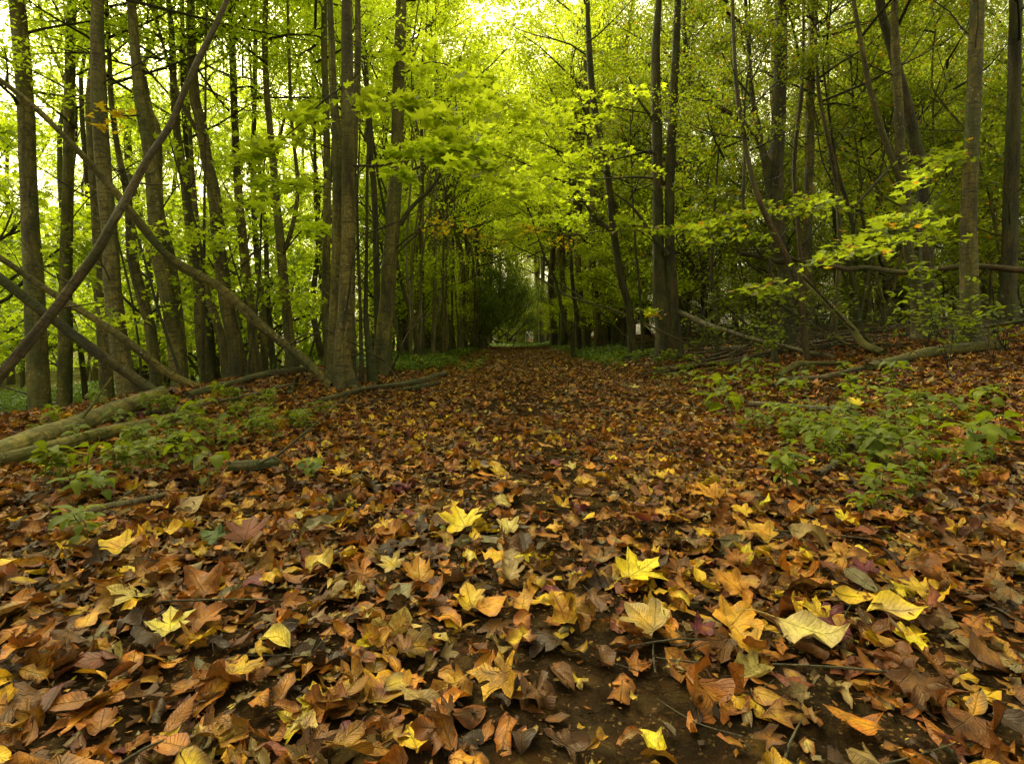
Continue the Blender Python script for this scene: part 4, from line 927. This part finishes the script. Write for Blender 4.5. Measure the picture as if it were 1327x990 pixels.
def scatter(y0, y1, dens, tpls, s0, s1, wt, rg, hz, tiltk=1., xlim=None):
    """even density over a ground wedge a little wider than the view"""
    out = []
    ystep = (y1-y0)/12
    for q in range(12):
        a_, b_ = y0+q*ystep, y0+(q+1)*ystep; xw0 = -(1.02*b_+.4); xw1 = 1.02*b_+.4
        if xlim: xw0, xw1 = max(xw0, xlim[0]), min(xw1, xlim[1])
        n = int((xw1-xw0)*(b_-a_)*dens); X = rg.uniform(xw0, xw1, n); Y = rg.uniform(a_, b_, n); out.append(np.stack([X, Y], 1))
    P = np.vstack(out); X, Y = P[:, 0], P[:, 1]
    # thinner on the trodden middle of the path
    patch = .5+.5*np.sin(2.1*X+1.3*np.sin(1.7*Y))*np.sin(1.9*Y+.8*X)
    keepp = 1-(.56*np.exp(-((X-.18-.12*np.sin(.9*Y))/.48)**2)*(.2+.8*sstep(patch*1.7-.3))+.25*np.exp(-((X-.2)/1.3)**2))*sstep((16-Y)/8+.2)
    kp = rg.uniform(0, 1, len(X)) < keepp; X, Y = X[kp], Y[kp]
    n = len(X); pos = np.stack([X, Y, ground(X, Y)+.008+rg.beta(1.3, 2.2, n)*hz], 1)
    which = rg.integers(0, len(tpls), n); parts = []; mids = []
    for w_, (tp, mid_) in enumerate(tpls):
        m = which == w_; N = int(m.sum()); ci = rg.choice(len(PK), N, p=wt); ci2 = np.where(rg.uniform(0, 1, N) < .3, rg.choice(len(PK), N, p=wt), ci)
        br = rg.uniform(.7, 1.2, (N, 1))
        k_ = np.where(rg.uniform(0, 1, N) < .5, rg.uniform(2.2, 4.8, N), rg.uniform(.4, 2.4, N))*np.where(rg.uniform(0, 1, N) < .62, 1, -1)
        cd = np.where(rg.uniform(0, 1, N) < .6, rg.normal(0, .35, N), rg.uniform(0, 3.14, N))
        parts.append(leaves(tp, pos[m], s0*np.clip(rg.lognormal(0, s1, N), .45, 1.45), rg.uniform(0, 6.28, N), rg.normal(0, .28*tiltk, N), rg.normal(0, .28*tiltk, N), PC1[ci]*br, PC2[ci2]*br,
            curl=k_, cdir=cd, fold=rg.normal(.1, .25, N), wave=rg.uniform(.05, .4, N), rng=rg, wid=rg.uniform(.65, 1.1, N), jit=.022 if len(tp[0]) > 30 else .05)); mids.append(mid_)
    return parts, mids
rg = np.random.default_rng(42)
pa, ma = scatter(.55, 5.5, 430, [(T_MAP, 1), (T_OVAL, 0), (T_OVALW, 0), (T_MAP2, 1), (T_OVAL, 0)], .086, .30, W_NEAR, rg, .045)
pb, mb_ = scatter(.55, 5.5, 620, [(T_OVLO, 0), (T_MLO, 1)], .045, .35, W_NEAR*.5+W_FAR*.5, rg, .018, .8)
pc, mc_ = scatter(.55, 3.2, 1500, [(T_KITE, 0), (T_OVLO, 0)], .014, .4, W_FAR, rg, .008, .8)
V, Fc, C, U_, M_ = join(pa+pb+pc, ma+mb_+mc_)
tm = MB()
for i in range(620):
    y = .7+5.5*rg.uniform()**.7; x = rg.uniform(-1, 1)*(y+.2); a_ = rg.uniform(0, 3.14); L = rg.uniform(.02, .16); z = float(ground(x, y))+rg.uniform(.012, .045); r_ = rg.uniform(.0012, .0035)
    d = np.array([math.cos(a_), math.sin(a_), rg.normal(0, .12)])*L
    tm.tube([np.array([x, y, z])-d, np.array([x, y, z])+rg.normal(0, .006, 3), np.array([x, y, z])+d], [r_, r_*.9, r_*.5], 5, 2, cap=False)
tb = obj('twig_litter', tm.mesh('twig_litter', M_DEAD)); tag(tb, 'tiny broken twigs mixed into the foreground leaves', 'twig litter', kind='stuff')
sl = np.clip(V[:, 2]-ground(V[:, 0], V[:, 1]), -.02, .2)
V[:, 2] = ground(V[:, 0], V[:, 1])+np.where(sl < .004, .004+.15*np.abs(sl), sl)
o = obj('leaf_litter', mesh_arrays('leaf_litter', V, Fc, [M_LIT_O, M_LIT_M], col=C, uv=U_, midx=M_)); tag(o, 'brown and rust coloured fallen leaves carpeting the foreground of the path', 'leaf litter', kind='stuff')
pa, ma = scatter(5.5, 13, 230, [(T_OVLO, 0), (T_MLO, 1), (T_OVLO, 0)], .092, .3, W_FAR*.5+W_NEAR*.5, rg, .04, xlim=(-7, 12))
V, Fc, C, U_, M_ = join(pa, ma)
o = obj('leaf_litter', mesh_arrays('leaf_litter', V, Fc, [M_LIT_O, M_LIT_M], col=C, uv=U_, midx=M_)); tag(o, 'fallen leaves carpeting the middle distance of the path between the big trees', 'leaf litter', kind='stuff')
pa, ma = scatter(13, 42, 80, [(T_KITE, 0)], .13, .25, W_FAR, rg, .05, xlim=(-5, 14))
V, Fc, C, U_, M_ = join(pa, ma)
o = obj('leaf_litter', mesh_arrays('leaf_litter', V, Fc, [M_LIT_O, M_LIT_M], col=C, uv=U_, midx=M_)); tag(o, 'fallen leaves carpeting the far stretch of the path up to its bright end', 'leaf litter', kind='stuff')

def fallen(px, py, w, kind, c1, label, c2=None, yaw=0., pitch=.15, curl=.8, cd=0., stalk=0., lift=.035, roll=0., wd=1.):
    """one leaf you can point at; w = width in photo pixels"""
    p = onground(px, py); w *= 1.12 if kind[0] == 'm' else .95; size = w*p.y/F/(1.12 if kind[0] == 'm' else .62)
    tp = {'m': T_MAP, 'm2': T_MAP2, 'o': T_OVAL, 'ow': T_OVALW}[kind]
    if kind[0] == 'o': size = w*p.y/F/.95
    r_ = np.random.default_rng(int(px*7+py)); q = lambda v: np.array([v], float)
    ca = np.array([PAL[c1][0]]); cb = np.array([PAL[c2][0] if c2 else PAL[c1][1]])
    V, Fc, C, U_ = leaves(tp, np.zeros((1, 3)), q(size), q(yaw), q(pitch*.4), q(roll), ca, cb, curl=q(curl*.6 if curl < 1.1 and kind[0] == 'm' else curl*1.5), cdir=q(cd), fold=q(r_.uniform(.05, .25)), wave=q(r_.uniform(.08, .22) if kind[0] == 'm' else r_.uniform(.3, .6)), rng=r_, jit=.01, wid=q(wd))
    ti = .16+pitch*.35; yy_ = V[:, 1].copy(); V[:, 1] = yy_*math.cos(ti)-V[:, 2]*math.sin(ti); V[:, 2] = yy_*math.sin(ti)+V[:, 2]*math.cos(ti)
    V = V-[0, 0, V[:, 2].min()*.8]
    parts = [(V, Fc, C, U_)]
    if stalk:
        m = MB(); b0 = V[np.argmin(np.hypot(U_[:, 0], U_[:, 1]-.05))]; d = np.array([math.sin(yaw), -math.cos(yaw), 0])*stalk*size
        m.tube([b0, b0+d*.5+[0, 0, .008], b0+d+[0.006, 0, -.004]], [.0012, .001, .0012], 4, 2, cap=False)
        TV = np.vstack(m.V); TF = np.vstack(m.F); TF = np.vstack([TF[:, [0, 1, 2]], TF[:, [0, 2, 3]]])
        parts.append((TV, TF, np.repeat(ca*.8, len(TV), 0), np.full((len(TV), 2), .5)))
    V, Fc, C, U_, _ = join(parts)
    o_ = obj('fallen_leaf', mesh_arrays('fallen_leaf', V, Fc, [M_ONE_M if kind[0] == 'm' else M_ONE_O], col=C, uv=U_), None, (p.x, p.y, float(ground(p.x, p.y))+lift))
    tag(o_, label, 'leaf', 'standout fallen leaves')
fl = fallen
fl(832, 758, 60, 'm', 'bright', 'largest bright yellow maple leaf, lying right of centre near the bare soil', yaw=-1.0, pitch=.2, curl=.5, stalk=.5)
fl(597, 692, 52, 'm', 'bright', 'yellow maple leaf with brown speckles left of centre', c2='yellow', yaw=.4, curl=.6, pitch=.25)
fl(658, 697, 30, 'm2', 'pale', 'small pale lemon maple leaf just right of the speckled yellow one', yaw=.2, pitch=.3, curl=.7)
fl(495, 698, 30, 'm', 'yellow', 'small yellow maple leaf with stalk, between grey curled leaf and speckled one', yaw=1.5, pitch=.1, stalk=.6)
fl(608, 797, 40, 'm2', 'yellow', 'golden maple leaf resting on big orange leaves near the bottom centre', c2='ochre', yaw=.3, pitch=.3)
fl(663, 760, 38, 'm', 'tan', 'tan crinkled maple leaf above the golden one', yaw=-.3, pitch=.35, curl=1.2)
fl(519, 789, 46, 'ow', 'olive', 'grey-green folded leaf at lower left of centre', yaw=-.9, curl=2.2, pitch=.3)
fl(543, 760, 46, 'm', 'ochre', 'ochre maple leaf above the grey-green folded leaf', c2='rust', yaw=.2, curl=1.2, pitch=.3)
fl(726, 816, 50, 'm2', 'rust', 'upturned rusty lobed leaf standing on bare soil', c2='ochre', yaw=.4, curl=2., pitch=.6)
fl(678, 829, 36, 'ow', 'rust', 'reddish brown triangular leaf beside the bare soil', c2='red', yaw=-.5, curl=.9, pitch=.5)
fl(637, 806, 48, 'ow', 'orange', 'broad orange leaf right under the golden maple leaf', c2='rust', yaw=-1.2, pitch=.2)
fl(672, 853, 44, 'ow', 'yellow', 'yellow oval leaf with red margin at the bottom centre', c2='red', yaw=-.9, pitch=.3)
fl(832, 828, 60, 'm2', 'ochre', 'large tan-orange maple leaf below the brightest one', c2='tan', yaw=.5, curl=.9, pitch=.2)
fl(715, 786, 30, 'o', 'purple', 'magenta narrow leaf on the soil near the centre', yaw=1.3)
fl(573, 701, 18, 'o', 'green', 'tiny green leaf left of the speckled yellow one', yaw=.9)
fl(608, 737, 26, 'ow', 'pale', 'pale yellow rounded leaf below the speckled one', c2='yellow', yaw=.6, curl=1.4)
fl(818, 806, 30, 'ow', 'red', 'dark red oval leaf between the brightest and the tan-orange leaves', yaw=1.4)
fl(495, 848, 34, 'm2', 'ochre', 'ochre lobed leaf at the bottom edge left of centre', yaw=-.4, curl=1.3)
fl(505, 748, 34, 'm', 'yellow', 'yellow ragged leaf left of the ochre maple leaf', c2='tan', yaw=.9, pitch=.3)
fl(640, 741, 34, 'ow', 'yellow', 'flat golden oval leaf right of the pale rounded one', c2='orange', yaw=1.3)
fl(615, 712, 22, 'ow', 'yellow', 'small round yellow leaf under the speckled one', yaw=.2)
fl(221, 832, 48, 'm', 'bright', 'pale yellow maple leaf near the bottom left corner', c2='pale', yaw=.5, pitch=.3, curl=.8)
fl(170, 803, 27, 'ow', 'orange', 'orange oval leaf with yellow rim near the bottom left corner', c2='yellow', yaw=-.5, pitch=.3)
fl(268, 824, 48, 'm2', 'rust', 'broad rust maple leaf right of the pale yellow one at bottom left', yaw=-.6, pitch=.25)
fl(322, 708, 52, 'm', 'red', 'dark maroon star-shaped maple leaf on the left', yaw=.2, pitch=.4, curl=.5)
fl(250, 671, 46, 'ow', 'tan', 'ribbed tan leaf standing on edge at the left', yaw=-1.0, pitch=.5, curl=1.8)
fl(226, 702, 50, 'o', 'yellow', 'long yellow leaf below the ribbed tan one', yaw=-1.5, pitch=.1)
fl(273, 712, 34, 'm2', 'green', 'dark green lobed leaf left of the maroon star leaf', yaw=1.1)
fl(414, 703, 60, 'o', 'olive', 'pale grey-green curled leaf on the left', yaw=-1.1, curl=2.6)
fl(412, 754, 40, 'ow', 'pale', 'ribbed pale-gold oval leaf left of centre', c2='ochre', yaw=-1.0, pitch=.35)
fl(348, 771, 30, 'ow', 'yellow', 'yellow and orange leaf with dark rim at lower left', c2='rust', yaw=-.7, pitch=.4)
fl(464, 787, 24, 'ow', 'pale', 'crumpled pale yellow leaf lower left of centre', yaw=.2, curl=2)
fl(172, 834, 46, 'ow', 'dark', 'large blackish brown leaf in the bottom left corner', yaw=-.8, pitch=.3)
fl(357, 856, 46, 'ow', 'yellow', 'rounded yellow leaf low at the bottom left', c2='pale', yaw=1.3, pitch=.2)
fl(403, 615, 30, 'm2', 'green', 'green lobed leaf lying flat above the path litter on the left', yaw=.3)
fl(253, 614, 28, 'ow', 'ochre', 'bent yellow-orange leaf under the lone bright seedling', c2='pale', yaw=1.2, curl=1.8)
fl(388, 681, 22, 'ow', 'pale', 'cream leaf beside the pale grey-green curled leaf', yaw=.6)
fl(148, 724, 44, 'm2', 'orange', 'orange and yellow leaf at the left edge', c2='yellow', yaw=1.2)
fl(322, 668, 28, 'ow', 'ochre', 'small ochre leaf right of the ribbed tan leaf', yaw=.5)
fl(440, 622, 24, 'm', 'yellow', 'small yellow leaf near the tiny seedling', yaw=.5)
fl(337, 603, 22, 'm2', 'yellow', 'yellow leaf among the left seedlings above the short log', yaw=.5)
fl(906, 765, 24, 'ow', 'yellow', 'single rounded golden leaf right of the brightest maple leaf', yaw=.1, pitch=.55, curl=.3)
fl(947, 778, 42, 'm2', 'orange', 'orange maple leaf right of the rounded golden leaf', c2='rust', yaw=.7, pitch=.45)
fl(1052, 702, 32, 'm', 'yellow', 'yellow maple leaf on the right, half tipped up', yaw=.6, pitch=.4, stalk=.5)
fl(1100, 686, 32, 'm', 'bright', 'bright yellow star leaf behind and right of the tipped one', yaw=-.8, pitch=.2)
fl(1117, 755, 34, 'm', 'purple', 'purple maple leaf on the right', yaw=.2, pitch=.3)
fl(916, 654, 38, 'm', 'rust', 'rust-orange maple leaf at the right side of the path', c2='orange', yaw=.5, pitch=.35)
fl(1047, 842, 84, 'o', 'pale', 'longest cream ribbed leaf near the bottom right', c2='tan', yaw=-2.0, pitch=.25, curl=1.4, wd=1.3, stalk=.6)
fl(1160, 815, 70, 'ow', 'tan', 'large tan-gold leaf near the bottom right corner', c2='yellow', yaw=-1.9, pitch=.35, curl=1.)
fl(957, 828, 58, 'm2', 'ochre', 'ochre maple leaf left of the longest cream leaf', c2='orange', yaw=-.9, pitch=.25)
fl(912, 835, 36, 'm', 'purple', 'dull purple leaf between tan-orange and ochre leaves at the bottom', yaw=-1.2)
fl(966, 853, 44, 'm2', 'orange', 'spotted orange leaf under the ochre maple leaf', c2='ochre', yaw=.2)
fl(1054, 813, 38, 'm', 'ochre', 'pointed ochre-yellow leaf above the longest cream leaf', c2='yellow', yaw=.8, pitch=.4)
fl(1113, 794, 62, 'o', 'yellow', 'long flat yellow leaf above the large tan-gold leaf', c2='ochre', yaw=1.5, pitch=.1)
fl(1187, 855, 30, 'ow', 'bright', 'yellow leaf in the bottom right corner', yaw=.6)
fl(1183, 779, 34, 'm', 'yellow', 'golden maple leaf at the right edge', c2='ochre', yaw=.8)
fl(1107, 549, 18, 'm', 'bright', 'yellow leaf caught on the right-hand seedlings', yaw=.2, pitch=.6, lift=.16)
fl(868, 622, 18, 'ow', 'yellow', 'round yellow leaf upper right on the path', yaw=.9)
fl(862, 608, 18, 'ow', 'yellow', 'yellow narrow leaf just above the round one', yaw=1.4)
fl(852, 626, 22, 'm', 'yellow', 'yellow lobed leaf left of the round one', yaw=.3)
fl(914, 708, 26, 'o', 'yellow', 'thin yellow pointed leaf above the rounded golden one', yaw=1.5)
fl(956, 567, 18, 'm', 'red', 'crimson leaf left of the right seedling patch', yaw=.2, pitch=.5)
fl(1045, 718, 50, 'ow', 'tan', 'crumpled tan leaf just below the tipped yellow leaf', yaw=-1.9, curl=2)
fl(986, 708, 40, 'm2', 'orange', 'orange leaf with a long thin stalk', c2='ochre', yaw=.4, stalk=1.1, pitch=.2)
fl(955, 736, 32, 'm', 'rust', 'deep orange maple leaf below the long-stalked one', yaw=-.4)
fl(882, 797, 30, 'ow', 'bright', 'yellow leaf folded around a brown patch, right of the brightest leaf', c2='brown', yaw=.6, curl=1.5)
fl(1032, 675, 30, 'ow', 'orange', 'orange oval leaf above the tipped yellow leaf', yaw=-1.0, pitch=.4)
fl(960, 676, 26, 'm2', 'yellow', 'yellow crinkled leaf left of the orange oval', yaw=.6)
fl(808, 476, 10, 'm', 'bright', 'yellow leaf near the foot of the dark leaning tree', yaw=.3)
fl(821, 506, 13, 'm', 'pale', 'pale yellow leaf on the path in front of the twin-stemmed dark tree', yaw=.9)
fl(552, 575, 14, 'ow', 'bright', 'small bright yellow leaf alone far left on the path', yaw=1.3)
fl(671, 577, 14, 'ow', 'yellow', 'small yellow leaf at the middle of the path', yaw=1.2)
fl(738, 614, 18, 'm', 'pale', 'cream maple leaf in the middle of the path', yaw=1.2)
fl(795, 602, 14, 'ow', 'bright', 'flat yellow leaf right of the cream maple leaf', yaw=1.5)
fl(1027, 838, 10, 'ow', 'yellow', 'tiny yellow leaf by the stalk of the longest cream leaf', yaw=1.5)

# ------------------------------------------------------------------ world, sun, camera
w = bpy.data.worlds.new('World'); scene.world = w; w.use_nodes = True; nt = w.node_tree
bg = nt.nodes['Background']; sky = nt.nodes.new('ShaderNodeTexSky'); sky.sky_type = 'NISHITA'; sky.sun_disc = False
EL, AZ = 50, -32                       # sun ahead of the camera, a little to the left
sky.sun_elevation = math.radians(EL); sky.sun_rotation = math.radians(AZ); sky.dust_density = 6; sky.air_density = 1.0; sky.ozone_density = .5
hs = nt.nodes.new('ShaderNodeHueSaturation'); hs.inputs['Saturation'].default_value = .25; nt.links.new(sky.outputs[0], hs.inputs['Color'])
mx = nt.nodes.new('ShaderNodeMix'); mx.data_type = 'RGBA'; mx.blend_type = 'MULTIPLY'; mx.inputs[0].default_value = 1; nt.links.new(hs.outputs[0], mx.inputs[6]); mx.inputs[7].default_value = (3.1, 2.85, 1.65, 1)
nt.links.new(mx.outputs[2], bg.inputs[0]); bg.inputs[1].default_value = .15
sd = bpy.data.lights.new('sun', 'SUN'); sd.energy = 5; sd.angle = math.radians(6); sd.color = (1, .92, .70)
so = bpy.data.objects.new('sun', sd); COL.objects.link(so)
# direction towards the sun: azimuth measured from +Y towards +X
az = math.radians(AZ); el = math.radians(EL)
tos = Vector((math.sin(az)*math.cos(el), math.cos(az)*math.cos(el), math.sin(el)))
so.rotation_euler = tos.to_track_quat('Z', 'Y').to_euler()

cam = bpy.data.cameras.new('camera'); co = bpy.data.objects.new('camera', cam); COL.objects.link(co)
cam.sensor_width = 36; cam.lens = 36*F/1327; cam.shift_y = -(495-HY)/1327; cam.clip_end = 3000; cam.clip_start = .02
co.location = (0, 0, H); co.rotation_euler = (math.radians(90), 0, 0)
scene.camera = co
scene.view_settings.view_transform = 'Standard'; scene.view_settings.look = 'None'; scene.view_settings.exposure = 0; scene.view_settings.gamma = 1
scene.cycles.max_bounces = 8; scene.cycles.diffuse_bounces = 4; scene.cycles.transmission_bounces = 4; scene.cycles.glossy_bounces = 2
scene.cycles.use_denoising = True; scene.cycles.sample_clamp_indirect = 6
